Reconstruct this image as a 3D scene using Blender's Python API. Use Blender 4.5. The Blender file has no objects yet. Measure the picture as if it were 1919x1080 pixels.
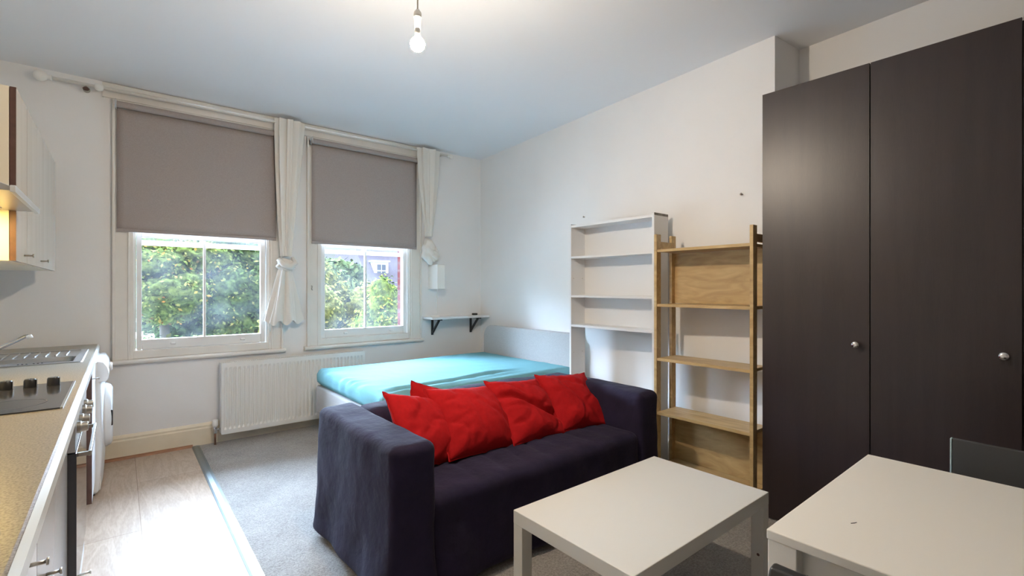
import bpy, bmesh, math, random
from mathutils import Vector, Matrix, noise

# ------------------------------------------------------------------ camera, world, light, exposure
SC = bpy.context.scene
COL = SC.collection
CAM_H = 1.28
YAW = math.atan2(0.6345882, 0.7728504)
cam = bpy.data.cameras.new('camera')
cam.sensor_width = 36.0
cam.lens = 895.0 / 1919.0 * 36.0
cam.clip_start = 0.02
cam.clip_end = 300
camo = bpy.data.objects.new('camera', cam)
camo.location = (0, 0, CAM_H)
camo.rotation_euler = (math.radians(90), 0, -YAW)
COL.objects.link(camo)
SC.camera = camo

SKY = 72.0
BULB = 1750.0
HOOD = 150.0
world = bpy.data.worlds.new('sky')
SC.world = world
world.use_nodes = True
wn = world.node_tree.nodes
wl = world.node_tree.links
bg = wn['Background']
bg.inputs['Strength'].default_value = SKY
tc = wn.new('ShaderNodeTexCoord')
sep = wn.new('ShaderNodeSeparateXYZ')
rmp = wn.new('ShaderNodeValToRGB')
rmp.color_ramp.elements[0].position = 0.0
rmp.color_ramp.elements[0].color = (0.0050, 0.0060, 0.0067, 1)
rmp.color_ramp.elements[1].position = 0.55
rmp.color_ramp.elements[1].color = (0.55, 0.745, 1.0, 1)
e = rmp.color_ramp.elements.new(0.14)
e.color = (0.0056, 0.0066, 0.0074, 1)
e = rmp.color_ramp.elements.new(0.27)
e.color = (0.55, 0.745, 1.0, 1)
wl.new(tc.outputs['Generated'], sep.inputs[0])
wl.new(sep.outputs['Z'], rmp.inputs[0])
# the sky ahead of the windows is brighter than the sky behind the house
fy = wn.new('ShaderNodeMapRange')
fy.inputs['From Min'].default_value = -0.05
fy.inputs['From Max'].default_value = 0.65
fy.inputs['To Min'].default_value = 0.06
fy.inputs['To Max'].default_value = 1.0
mulv = wn.new('ShaderNodeVectorMath')
mulv.operation = 'SCALE'
wl.new(sep.outputs['Y'], fy.inputs[0])
wl.new(rmp.outputs[0], mulv.inputs[0])
wl.new(fy.outputs[0], mulv.inputs['Scale'])
wl.new(mulv.outputs[0], bg.inputs['Color'])

sun = bpy.data.lights.new('sun', 'SUN')
sun.energy = 5.0
sun.angle = math.radians(4)
sun.color = (1.0, 0.93, 0.82)
suno = bpy.data.objects.new('sun', sun)
suno.rotation_euler = (math.radians(52), 0, math.radians(-25))   # shines away from the house, on to the trees
suno.location = (0, -4, 9)
COL.objects.link(suno)

vs = SC.view_settings
vs.view_transform = 'Standard'
vs.look = 'None'
vs.gamma = 1.0
vs.use_curve_mapping = False
vs.exposure = 0.74
SC.cycles.use_denoising = True
SC.cycles.max_bounces = 10
SC.cycles.diffuse_bounces = 6
SC.cycles.transparent_max_bounces = 12
SC.cycles.sample_clamp_indirect = 6.0

# ------------------------------------------------------------------ helpers
R = math.radians


def mat(name, col, rough=0.6, metal=0.0, bump=None, var=None, spec=0.5, coat=0.0, stretch=None, sheen=0.0):
    """Principled material; bump=(scale,strength), var=(scale,amount) object-space noise, stretch = mapping scale."""
    m = bpy.data.materials.new(name)
    m.use_nodes = True
    nt = m.node_tree
    b = nt.nodes['Principled BSDF']
    b.inputs['Base Color'].default_value = (*col, 1)
    b.inputs['Roughness'].default_value = rough
    b.inputs['Metallic'].default_value = metal
    b.inputs['Specular IOR Level'].default_value = spec
    b.inputs['Coat Weight'].default_value = coat
    b.inputs['Sheen Weight'].default_value = sheen
    if bump or var:
        t = nt.nodes.new('ShaderNodeTexCoord')
        mp = nt.nodes.new('ShaderNodeMapping')
        if stretch:
            mp.inputs['Scale'].default_value = stretch
        nt.links.new(t.outputs['Object'], mp.inputs[0])
        if bump:
            n = nt.nodes.new('ShaderNodeTexNoise')
            n.inputs['Scale'].default_value = bump[0]
            n.inputs['Detail'].default_value = 5
            nt.links.new(mp.outputs[0], n.inputs['Vector'])
            bp = nt.nodes.new('ShaderNodeBump')
            bp.inputs['Strength'].default_value = bump[1]
            bp.inputs['Distance'].default_value = bump[2] if len(bump) > 2 else 0.01
            nt.links.new(n.outputs[0], bp.inputs['Height'])
            nt.links.new(bp.outputs[0], b.inputs['Normal'])
        if var:
            n2 = nt.nodes.new('ShaderNodeTexNoise')
            n2.inputs['Scale'].default_value = var[0]
            n2.inputs['Detail'].default_value = 6
            nt.links.new(mp.outputs[0], n2.inputs['Vector'])
            r = nt.nodes.new('ShaderNodeValToRGB')
            a = var[1]
            r.color_ramp.elements[0].position = 0.3
            r.color_ramp.elements[1].position = 0.7
            r.color_ramp.elements[0].color = tuple(max(0, c * (1 - a)) for c in col) + (1,)
            r.color_ramp.elements[1].color = tuple(min(1, c * (1 + a)) for c in col) + (1,)
            nt.links.new(n2.outputs[0], r.inputs[0])
            nt.links.new(r.outputs[0], b.inputs['Base Color'])
    return m


def emis(name, col, s):
    m = bpy.data.materials.new(name)
    m.use_nodes = True
    b = m.node_tree.nodes['Principled BSDF']
    b.inputs['Base Color'].default_value = (*col, 1)
    b.inputs['Emission Color'].default_value = (*col, 1)
    b.inputs['Emission Strength'].default_value = s
    return m


def link(name, bm, m, parent=None, smooth=False, bevel=0.0, bseg=2, kind=None):
    bm.normal_update()
    me = bpy.data.meshes.new(name)
    bm.to_mesh(me)
    bm.free()
    o = bpy.data.objects.new(name, me)
    ms = m if isinstance(m, (list, tuple)) else [m]
    for x in ms:
        me.materials.append(x)
    COL.objects.link(o)
    if parent is not None:
        o.parent = parent
        o.matrix_parent_inverse = Matrix.Translation(parent.location).inverted() if False else Matrix.Identity(4)
        o.location = -Vector(parent.location) if parent.parent is None else Vector((0, 0, 0))
        if parent.get('own_axes'):
            o.location = Vector((0, 0, 0))
    if smooth:
        for p in me.polygons:
            p.use_smooth = True
    if bevel:
        md = o.modifiers.new('bevel', 'BEVEL')
        md.width = bevel
        md.segments = bseg
        md.limit_method = 'ANGLE'
        md.angle_limit = R(40)
        for p in me.polygons:
            p.use_smooth = True
        md.harden_normals = True
    if kind:
        o['kind'] = kind
    return o


def thing(name, loc, label, cat, group=None, rz=0.0, kind=None, own=False):
    """Empty at the base of a thing.  With rz == 0 its parts are modelled in room coordinates, else in its own."""
    o = bpy.data.objects.new(name, None)
    o.empty_display_size = 0.1
    o.location = loc
    o.rotation_euler = (0, 0, rz)
    COL.objects.link(o)
    if label:
        o['label'] = label
    if cat:
        o['category'] = cat
    if group:
        o['group'] = group
    if kind:
        o['kind'] = kind
    if own:
        o['own_axes'] = 1
    return o


def tag(o, label, cat, group=None):
    o['label'] = label
    o['category'] = cat
    if group:
        o['group'] = group
    return o


def B():
    return bmesh.new()


def box(bm, x0, x1, y0, y1, z0, z1, mi=0):
    v = [bm.verts.new(p) for p in ((x0, y0, z0), (x1, y0, z0), (x1, y1, z0), (x0, y1, z0),
                                   (x0, y0, z1), (x1, y0, z1), (x1, y1, z1), (x0, y1, z1))]
    for f in ((3, 2, 1, 0), (4, 5, 6, 7), (0, 1, 5, 4), (1, 2, 6, 5), (2, 3, 7, 6), (3, 0, 4, 7)):
        fc = bm.faces.new([v[i] for i in f])
        fc.material_index = mi
    return bm


def tube(bm, pts, r, n=10, caps=True):
    pts = [Vector(p) for p in pts]
    rr = r if isinstance(r, (list, tuple)) else [r] * len(pts)
    rings = []
    up = None
    for i, p in enumerate(pts):
        d = (pts[min(i + 1, len(pts) - 1)] - pts[max(i - 1, 0)]).normalized()
        if up is None:
            up = Vector((0, 0, 1)) if abs(d.z) < 0.9 else Vector((1, 0, 0))
        a = d.cross(up).normalized()
        b = d.cross(a).normalized()
        up = -b if False else a.cross(d)
        rings.append([bm.verts.new(p + (a * math.cos(2 * math.pi * k / n) + b * math.sin(2 * math.pi * k / n)) * rr[i])
                      for k in range(n)])
    for i in range(len(rings) - 1):
        for k in range(n):
            bm.faces.new([rings[i][k], rings[i][(k + 1) % n], rings[i + 1][(k + 1) % n], rings[i + 1][k]])
    if caps:
        bm.faces.new(rings[0][::-1])
        bm.faces.new(rings[-1])
    bmesh.ops.recalc_face_normals(bm, faces=bm.faces)
    return bm


def lathe(bm, prof, origin, axis='z', n=24):
    """prof: list of (r, h)."""
    ox, oy, oz = origin
    rings = []
    for r, hh in prof:
        ring = []
        for k in range(n):
            a = 2 * math.pi * k / n
            c, s = r * math.cos(a), r * math.sin(a)
            if axis == 'z':
                p = (ox + c, oy + s, oz + hh)
            elif axis == 'x':
                p = (ox + hh, oy + c, oz + s)
            else:
                p = (ox + c, oy + hh, oz + s)
            ring.append(bm.verts.new(p))
        rings.append(ring)
    for i in range(len(rings) - 1):
        for k in range(n):
            bm.faces.new([rings[i][k], rings[i][(k + 1) % n], rings[i + 1][(k + 1) % n], rings[i + 1][k]])
    for ring in (rings[0], rings[-1]):
        try:
            bm.faces.new(ring)
        except ValueError:
            pass
    bmesh.ops.remove_doubles(bm, verts=bm.verts, dist=1e-5)
    bmesh.ops.recalc_face_normals(bm, faces=bm.faces)
    return bm


def prism(bm, pts, z0, z1):
    a = [bm.verts.new((x, y, z0)) for x, y in pts]
    b = [bm.verts.new((x, y, z1)) for x, y in pts]
    n = len(pts)
    bm.faces.new(a[::-1])
    bm.faces.new(b)
    for i in range(n):
        bm.faces.new([a[i], a[(i + 1) % n], b[(i + 1) % n], b[i]])
    bmesh.ops.recalc_face_normals(bm, faces=bm.faces)
    return bm


def extrude_profile(bm, prof, axis, a0, a1):
    """closed 2-D profile swept along an axis: axis 'x' -> prof (y,z), 'y' -> prof (x,z)."""
    def P(u, v, a):
        return (a, u, v) if axis == 'x' else (u, a, v)
    A = [bm.verts.new(P(u, v, a0)) for u, v in prof]
    C = [bm.verts.new(P(u, v, a1)) for u, v in prof]
    n = len(prof)
    bm.faces.new(A)
    bm.faces.new(C[::-1])
    for i in range(n):
        bm.faces.new([A[i], C[i], C[(i + 1) % n], A[(i + 1) % n]])
    bmesh.ops.recalc_face_normals(bm, faces=bm.faces)
    return bm


def rbox(bm, lo, hi, r, seg=0.05, disp=None):
    """soft box: fine grid on every face, rounded to radius r, then disp(p, n) -> offset vector."""
    lo, hi = Vector(lo), Vector(hi)
    axes = []
    for i in range(3):
        c = []
        m = 5
        for k in range(m):
            c.append(lo[i] + r * (1 - math.cos(math.pi / 2 * k / m)) * 1.0)
        L = hi[i] - lo[i] - 2 * r
        k = max(1, int(L / seg))
        for j in range(k + 1):
            c.append(lo[i] + r + L * j / k)
        for q in range(m - 1, -1, -1):
            c.append(hi[i] - r * (1 - math.cos(math.pi / 2 * q / m)))
        axes.append(c)

    def face(u, v, w, val, flip):
        g = []
        for a in axes[u]:
            row = []
            for b in axes[v]:
                p = [0, 0, 0]
                p[u], p[v], p[w] = a, b, val
                row.append(bm.verts.new(p))
            g.append(row)
        for i in range(len(g) - 1):
            for j in range(len(g[0]) - 1):
                q = [g[i][j], g[i + 1][j], g[i + 1][j + 1], g[i][j + 1]]
                bm.faces.new(q[::-1] if flip else q)
    face(0, 1, 2, lo.z, True)
    face(0, 1, 2, hi.z, False)
    face(1, 2, 0, lo.x, True)
    face(1, 2, 0, hi.x, False)
    face(2, 0, 1, lo.y, True)
    face(2, 0, 1, hi.y, False)
    bmesh.ops.remove_doubles(bm, verts=bm.verts, dist=1e-5)
    for v in bm.verts:
        p = v.co.copy()
        c = Vector([min(max(p[i], lo[i] + r), hi[i] - r) for i in range(3)])
        d = p - c
        nrm = d.normalized() if d.length > 1e-9 else Vector((0, 0, 1))
        q = c + nrm * r
        if disp:
            q = q + disp(q, nrm)
        v.co = q
    bmesh.ops.recalc_face_normals(bm, faces=bm.faces)
    return bm


def nz(x, y, z):
    return noise.noise(Vector((x, y, z)))


# ------------------------------------------------------------------ materials
M = {}
M['wall'] = mat('wall_paint', (0.82, 0.81, 0.80), 0.75, bump=(35, 0.12, 0.004), var=(1.3, 0.03))
M['ceiling'] = mat('ceiling_paint', (0.86, 0.875, 0.90), 0.8, bump=(20, 0.1, 0.004))
M['trimpaint'] = mat('aged_white_gloss', (0.74, 0.70, 0.64), 0.35, bump=(14, 0.08, 0.003), var=(5, 0.05))
M['sash'] = mat('sash_white', (0.80, 0.79, 0.76), 0.32, bump=(14, 0.05, 0.003))
M['skirt'] = mat('skirting_cream', (0.76, 0.66, 0.50), 0.4, bump=(12, 0.1, 0.003), var=(6, 0.06))
M['bead'] = mat('orange_wood_bead', (0.30, 0.13, 0.06), 0.4, var=(12, 0.3), stretch=(1, 8, 8))
M['blind'] = mat('grey_blind_fabric', (0.36, 0.31, 0.29), 0.9, bump=(400, 0.25, 0.001), var=(160, 0.07))
M['cotton'] = mat('unbleached_cotton', (0.74, 0.70, 0.64), 0.9, bump=(140, 0.15, 0.002), sheen=0.2)
M['white_enamel'] = mat('white_enamel', (0.80, 0.80, 0.78), 0.3)
M['rod'] = mat('cream_painted_rod', (0.76, 0.73, 0.67), 0.4)
M['black'] = mat('black_metal', (0.018, 0.02, 0.024), 0.45)
M['white_lam'] = mat('white_foil', (0.62, 0.59, 0.53), 0.38, bump=(60, 0.02, 0.001))
M['lit_white_desk'] = mat('lit_white_table_foil', (0.86, 0.835, 0.78), 0.4)  # table white lifted: light falling on the large table is put into its colour
M['white_lam2'] = mat('white_bookcase_foil', (0.76, 0.76, 0.76), 0.42)
M['raw_edge'] = mat('worn_grey_edge', (0.22, 0.20, 0.18), 0.8, var=(40, 0.3))
M['chrome'] = mat('chrome', (0.75, 0.75, 0.75), 0.14, metal=1.0)
M['steel'] = mat('brushed_steel', (0.52, 0.52, 0.52), 0.33, metal=1.0, bump=(60, 0.05, 0.001), stretch=(30, 1, 1))
M['brass_steel'] = mat('dull_steel', (0.45, 0.42, 0.37), 0.35, metal=1.0)
M['hob'] = mat('black_ceramic_glass', (0.04, 0.04, 0.045), 0.12, coat=0.3)
M['black_plastic'] = mat('black_plastic', (0.012, 0.012, 0.014), 0.35)
M['oven_glass'] = mat('oven_black_glass', (0.02, 0.022, 0.03), 0.06, coat=0.5)
M['cream_unit'] = mat('cream_carcass', (0.74, 0.66, 0.52), 0.45)
M['beige_door'] = mat('beige_woodgrain_door', (0.56, 0.50, 0.43), 0.22, bump=(18, 0.06, 0.002), var=(14, 0.05), stretch=(1, 1, 0.08))
M['grey_door'] = mat('grey_door', (0.36, 0.33, 0.30), 0.2)
M['brown_edge'] = mat('dark_brown_edge', (0.085, 0.038, 0.026), 0.5, var=(30, 0.2))
M['wm'] = mat('washing_machine_white', (0.82, 0.83, 0.84), 0.22)
M['sheet'] = mat('turquoise_sheet', (0.17, 0.365, 0.40), 0.95, bump=(7, 0.35, 0.02), spec=0.05)
M['bedfab'] = mat('light_grey_upholstery', (0.42, 0.41, 0.40), 0.9, bump=(350, 0.3, 0.001), var=(180, 0.1))
M['sofa'] = mat('aubergine_cotton', (0.016, 0.011, 0.031), 0.9, bump=(9, 0.6, 0.02), var=(7, 0.22), sheen=0.03, spec=0.25)
M['red'] = mat('red_linen', (0.36, 0.005, 0.007), 0.9, bump=(16, 0.45, 0.008), var=(60, 0.08), spec=0.2)
M['carpet'] = None
M['silver_strip'] = mat('silver_threshold', (0.26, 0.30, 0.31), 0.38, metal=1.0, bump=(40, 0.1, 0.002))
M['chair_grey'] = mat('dark_grey_fabric', (0.045, 0.047, 0.05), 0.75, bump=(300, 0.2, 0.001))
M['pale_edge'] = mat('pale_blue_edge', (0.42, 0.55, 0.60), 0.3)
M['plastic_w'] = mat('white_plastic', (0.80, 0.78, 0.74), 0.4)
M['copper'] = mat('brown_pipe', (0.26, 0.14, 0.09), 0.4, metal=0.6)
M['soft_white'] = mat('white_shade', (0.85, 0.83, 0.78), 0.6)
M['trunk'] = mat('bark', (0.09, 0.07, 0.05), 0.9, bump=(12, 0.4, 0.02))


def wardrobe_mat():
    m = bpy.data.materials.new('black_brown_ash')
    m.use_nodes = True
    nt = m.node_tree
    b = nt.nodes['Principled BSDF']
    t = nt.nodes.new('ShaderNodeTexCoord')
    mp = nt.nodes.new('ShaderNodeMapping')
    mp.inputs['Scale'].default_value = (1, 5, 0.35)
    n = nt.nodes.new('ShaderNodeTexNoise')
    n.inputs['Scale'].default_value = 3.2
    n.inputs['Detail'].default_value = 8
    n.inputs['Distortion'].default_value = 0.6
    n2 = nt.nodes.new('ShaderNodeTexNoise')
    n2.inputs['Scale'].default_value = 90
    n2.inputs['Detail'].default_value = 3
    mx = nt.nodes.new('ShaderNodeMath')
    mx.operation = 'MULTIPLY_ADD'
    mx.inputs[1].default_value = 0.5
    r = nt.nodes.new('ShaderNodeValToRGB')
    r.color_ramp.elements[0].position = 0.38
    r.color_ramp.elements[0].color = (0.014, 0.008, 0.010, 1)
    r.color_ramp.elements[1].position = 0.85
    r.color_ramp.elements[1].color = (0.026, 0.016, 0.017, 1)
    bp = nt.nodes.new('ShaderNodeBump')
    bp.inputs['Strength'].default_value = 0.3
    bp.inputs['Distance'].default_value = 0.002
    L = nt.links.new
    L(t.outputs['Object'], mp.inputs[0])
    L(mp.outputs[0], n.inputs['Vector'])
    L(mp.outputs[0], n2.inputs['Vector'])
    L(n2.outputs[0], mx.inputs[0])
    L(n.outputs[0], mx.inputs[2])
    L(mx.outputs[0], r.inputs[0])
    L(r.outputs[0], b.inputs['Base Color'])
    L(mx.outputs[0], bp.inputs['Height'])
    L(bp.outputs[0], b.inputs['Normal'])
    b.inputs['Roughness'].default_value = 0.36
    b.inputs['Specular IOR Level'].default_value = 0.6
    return m


def birch_mat():
    m = bpy.data.materials.new('birch_wood')
    m.use_nodes = True
    nt = m.node_tree
    b = nt.nodes['Principled BSDF']
    t = nt.nodes.new('ShaderNodeTexCoord')
    mp = nt.nodes.new('ShaderNodeMapping')
    mp.inputs['Scale'].default_value = (14, 2.0, 9)
    n = nt.nodes.new('ShaderNodeTexNoise')
    n.inputs['Scale'].default_value = 2.2
    n.inputs['Detail'].default_value = 8
    n.inputs['Distortion'].default_value = 1.2
    r = nt.nodes.new('ShaderNodeValToRGB')
    r.color_ramp.elements[0].position = 0.30
    r.color_ramp.elements[0].color = (0.40, 0.265, 0.115, 1)
    r.color_ramp.elements[1].position = 0.72
    r.color_ramp.elements[1].color = (0.60, 0.43, 0.21, 1)
    L = nt.links.new
    L(t.outputs['Object'], mp.inputs[0])
    L(mp.outputs[0], n.inputs['Vector'])
    L(n.outputs[0], r.inputs[0])
    L(r.outputs[0], b.inputs['Base Color'])
    b.inputs['Roughness'].default_value = 0.35
    return m


def worktop_mat():
    m = bpy.data.materials.new('speckled_stone_laminate')
    m.use_nodes = True
    nt = m.node_tree
    b = nt.nodes['Principled BSDF']
    t = nt.nodes.new('ShaderNodeTexCoord')
    n = nt.nodes.new('ShaderNodeTexNoise')
    n.inputs['Scale'].default_value = 210
    n.inputs['Detail'].default_value = 4
    r = nt.nodes.new('ShaderNodeValToRGB')
    r.color_ramp.elements[0].position = 0.36
    r.color_ramp.elements[0].color = (0.18, 0.155, 0.118, 1)
    r.color_ramp.elements[1].position = 0.60
    r.color_ramp.elements[1].color = (0.36, 0.318, 0.245, 1)
    L = nt.links.new
    L(t.outputs['Object'], n.inputs['Vector'])
    L(n.outputs[0], r.inputs[0])
    L(r.outputs[0], b.inputs['Base Color'])
    b.inputs['Roughness'].default_value = 0.3
    return m


def laminate_mat():
    m = bpy.data.materials.new('pale_oak_laminate')
    m.use_nodes = True
    nt = m.node_tree
    b = nt.nodes['Principled BSDF']
    L = nt.links.new
    t = nt.nodes.new('ShaderNodeTexCoord')
    # planks: brick texture, rows across X, length along Y
    mp0 = nt.nodes.new('ShaderNodeMapping')
    mp0.inputs['Rotation'].default_value = (0, 0, R(90))
    mp0.inputs['Location'].default_value = (0.23, 0.272, 0)
    br = nt.nodes.new('ShaderNodeTexBrick')
    br.offset = 0.37
    br.inputs['Scale'].default_value = 1.0
    br.inputs['Brick Width'].default_value = 1.25
    br.inputs['Row Height'].default_value = 0.36
    br.inputs['Mortar Size'].default_value = 0.0018
    br.inputs['Mortar Smooth'].default_value = 0.2
    br.inputs['Color1'].default_value = (1, 1, 1, 1)
    br.inputs['Color2'].default_value = (0.92, 0.90, 0.88, 1)
    br.inputs['Mortar'].default_value = (0.50, 0.42, 0.34, 1)
    mp = nt.nodes.new('ShaderNodeMapping')
    mp.inputs['Scale'].default_value = (5.5, 0.9, 1)
    n = nt.nodes.new('ShaderNodeTexNoise')
    n.inputs['Scale'].default_value = 1.6
    n.inputs['Detail'].default_value = 4
    n.inputs['Distortion'].default_value = 0.8
    w = nt.nodes.new('ShaderNodeMath')
    w.operation = 'MULTIPLY'
    w.inputs[1].default_value = 42.0
    sn = nt.nodes.new('ShaderNodeMath')
    sn.operation = 'SINE'
    n3 = nt.nodes.new('ShaderNodeTexNoise')
    n3.inputs['Scale'].default_value = 24
    n3.inputs['Detail'].default_value = 5
    ad = nt.nodes.new('ShaderNodeMath')
    ad.operation = 'MULTIPLY_ADD'
    ad.inputs[1].default_value = 0.16
    r = nt.nodes.new('ShaderNodeValToRGB')
    r.color_ramp.elements[0].position = 0.25
    r.color_ramp.elements[0].color = (0.40, 0.30, 0.22, 1)
    r.color_ramp.elements[1].position = 0.75
    r.color_ramp.elements[1].color = (0.50, 0.395, 0.31, 1)
    mul = nt.nodes.new('ShaderNodeMixRGB')
    mul.blend_type = 'MULTIPLY'
    mul.inputs[0].default_value = 1
    L(t.outputs['Object'], mp0.inputs[0])
    L(mp0.outputs[0], br.inputs['Vector'])
    L(t.outputs['Object'], mp.inputs[0])
    L(mp.outputs[0], n.inputs['Vector'])
    L(mp.outputs[0], n3.inputs['Vector'])
    L(n.outputs[0], w.inputs[0])
    L(w.outputs[0], sn.inputs[0])
    L(sn.outputs[0], ad.inputs[0])
    L(n3.outputs[0], ad.inputs[2])
    L(ad.outputs[0], r.inputs[0])
    L(r.outputs[0], mul.inputs[1])
    L(br.outputs['Color'], mul.inputs[2])
    L(mul.outputs[0], b.inputs['Base Color'])
    b.inputs['Roughness'].default_value = 0.30
    b.inputs['Specular IOR Level'].default_value = 0.22
    b.inputs['Coat Weight'].default_value = 0.04
    b.inputs['Coat Roughness'].default_value = 0.30
    return m


def carpet_mat():
    m = bpy.data.materials.new('grey_carpet')
    m.use_nodes = True
    nt = m.node_tree
    b = nt.nodes['Principled BSDF']
    L = nt.links.new
    t = nt.nodes.new('ShaderNodeTexCoord')
    n = nt.nodes.new('ShaderNodeTexNoise')
    n.inputs['Scale'].default_value = 140
    n.inputs['Detail'].default_value = 4
    n2 = nt.nodes.new('ShaderNodeTexNoise')
    n2.inputs['Scale'].default_value = 4.0
    n2.inputs['Detail'].default_value = 6
    ad = nt.nodes.new('ShaderNodeMath')
    ad.operation = 'MULTIPLY_ADD'
    ad.inputs[1].default_value = 0.45
    r = nt.nodes.new('ShaderNodeValToRGB')
    r.color_ramp.elements[0].position = 0.50
    r.color_ramp.elements[0].color = (0.150, 0.134, 0.122, 1)
    r.color_ramp.elements[1].position = 0.92
    r.color_ramp.elements[1].color = (0.335, 0.308, 0.284, 1)
    bp = nt.nodes.new('ShaderNodeBump')
    bp.inputs['Strength'].default_value = 0.8
    bp.inputs['Distance'].default_value = 0.006
    L(t.outputs['Object'], n.inputs['Vector'])
    L(t.outputs['Object'], n2.inputs['Vector'])
    L(n2.outputs[0], ad.inputs[0])
    L(n.outputs[0], ad.inputs[2])
    L(ad.outputs[0], r.inputs[0])
    L(r.outputs[0], b.inputs['Base Color'])
    L(n.outputs[0], bp.inputs['Height'])
    L(bp.outputs[0], b.inputs['Normal'])
    b.inputs['Roughness'].default_value = 0.95
    b.inputs['Sheen Weight'].default_value = 0.3
    return m


def glass_mat():
    m = bpy.data.materials.new('hazy_window_glass')
    m.use_nodes = True
    nt = m.node_tree
    nt.nodes.remove(nt.nodes['Principled BSDF'])
    out = nt.nodes['Material Output']
    L = nt.links.new
    tr = nt.nodes.new('ShaderNodeBsdfTransparent')
    tl = nt.nodes.new('ShaderNodeBsdfTranslucent')
    tl.inputs[0].default_value = (0.92, 0.96, 1, 1)
    gl = nt.nodes.new('ShaderNodeBsdfGlossy')
    gl.inputs['Roughness'].default_value = 0.02
    fr = nt.nodes.new('ShaderNodeFresnel')
    fr.inputs[0].default_value = 1.3
    t = nt.nodes.new('ShaderNodeTexCoord')
    n = nt.nodes.new('ShaderNodeTexNoise')
    n.inputs['Scale'].default_value = 3.5
    n.inputs['Detail'].default_value = 4
    r = nt.nodes.new('ShaderNodeMapRange')
    r.inputs['From Min'].default_value = 0.35
    r.inputs['From Max'].default_value = 0.7
    r.inputs['To Min'].default_value = 0.002
    r.inputs['To Max'].default_value = 0.011
    m1 = nt.nodes.new('ShaderNodeMixShader')
    m2 = nt.nodes.new('ShaderNodeMixShader')
    L(t.outputs['Object'], n.inputs['Vector'])
    L(n.outputs[0], r.inputs[0])
    L(r.outputs[0], m1.inputs[0])
    L(tr.outputs[0], m1.inputs[1])
    L(tl.outputs[0], m1.inputs[2])
    L(fr.outputs[0], m2.inputs[0])
    L(m1.outputs[0], m2.inputs[1])
    L(gl.outputs[0], m2.inputs[2])
    L(m2.outputs[0], out.inputs[0])
    return m


def brick_mat(name, c1, c2, mortar, sc=1.0):
    m = bpy.data.materials.new(name)
    m.use_nodes = True
    nt = m.node_tree
    b = nt.nodes['Principled BSDF']
    t = nt.nodes.new('ShaderNodeTexCoord')
    mp = nt.nodes.new('ShaderNodeMapping')
    mp.inputs['Rotation'].default_value = (R(90), 0, R(30))
    br = nt.nodes.new('ShaderNodeTexBrick')
    br.inputs['Scale'].default_value = sc
    br.inputs['Brick Width'].default_value = 0.225
    br.inputs['Row Height'].default_value = 0.075
    br.inputs['Mortar Size'].default_value = 0.008
    br.inputs['Color1'].default_value = (*c1, 1)
    br.inputs['Color2'].default_value = (*c2, 1)
    br.inputs['Mortar'].default_value = (*mortar, 1)
    nt.links.new(t.outputs['Object'], mp.inputs[0])
    nt.links.new(mp.outputs[0], br.inputs['Vector'])
    nt.links.new(br.outputs['Color'], b.inputs['Base Color'])
    b.inputs['Specular IOR Level'].default_value = 0.0
    b.inputs['Roughness'].default_value = 0.9
    return m


def leaf_mat(name, cols):
    m = bpy.data.materials.new(name)
    m.use_nodes = True
    nt = m.node_tree
    b = nt.nodes['Principled BSDF']
    g = nt.nodes.new('ShaderNodeNewGeometry')
    r = nt.nodes.new('ShaderNodeValToRGB')
    r.color_ramp.interpolation = 'CONSTANT'
    n = len(cols)
    cols = [(p, (0.36 * c[0], 0.33 * c[1], 0.21 * c[2])) for p, c in cols]
    els = r.color_ramp.elements
    els[0].position = 0
    els[0].color = (*cols[0][1], 1)
    els[1].position = cols[1][0]
    els[1].color = (*cols[1][1], 1)
    for p, c in cols[2:]:
        q = els.new(p)
        q.color = (*c, 1)
    nt.links.new(g.outputs['Random Per Island'], r.inputs[0])
    nt.links.new(r.outputs[0], b.inputs['Base Color'])
    b.inputs['Roughness'].default_value = 0.8
    b.inputs['Specular IOR Level'].default_value = 0.0
    return m


M['ward'] = wardrobe_mat()
M['birch'] = birch_mat()
M['worktop'] = worktop_mat()
M['laminate'] = laminate_mat()
M['carpet'] = carpet_mat()
M['glass'] = glass_mat()
M['brick'] = brick_mat('red_brick', (0.045, 0.010, 0.009), (0.038, 0.009, 0.008), (0.045, 0.025, 0.022))
M['brick_far'] = brick_mat('orange_brick_far', (0.09, 0.035, 0.018), (0.07, 0.03, 0.017), (0.08, 0.05, 0.04))

# ------------------------------------------------------------------ the room shell
WY = 4.62       # window wall
LX = -0.72      # kitchen wall
H = 2.80
BY = -3.4
WIN = [(0.06, 1.04), (1.425, 2.40)]
ZB, ZT = 0.74, 2.63

bm = B()
xs = [LX - 0.2, WIN[0][0], WIN[0][1], WIN[1][0], WIN[1][1], 3.8]
for a, b_ in ((xs[0], xs[1]), (xs[2], xs[3]), (xs[4], xs[5])):
    box(bm, a, b_, WY, WY + 0.17, 0, H)
for a, b_ in WIN:
    box(bm, a, b_, WY, WY + 0.17, 0, ZB)
    box(bm, a, b_, WY, WY + 0.17, ZT, H)
wb = link('wall_back', bm, M['wall'], kind='structure')
bm = B()
for a, b_ in ((xs[0], xs[1]), (xs[2], xs[3]), (xs[4], xs[5])):
    box(bm, a, b_, WY + 0.171, WY + 0.32, -3.3, H + 0.3)
for a, b_ in WIN:
    box(bm, a, b_, WY + 0.171, WY + 0.32, -3.3, ZB - 0.05)
    box(bm, a, b_, WY + 0.171, WY + 0.32, ZT + 0.02, H + 0.3)
link('wall_outer', bm, M['brick'], kind='structure')

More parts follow.
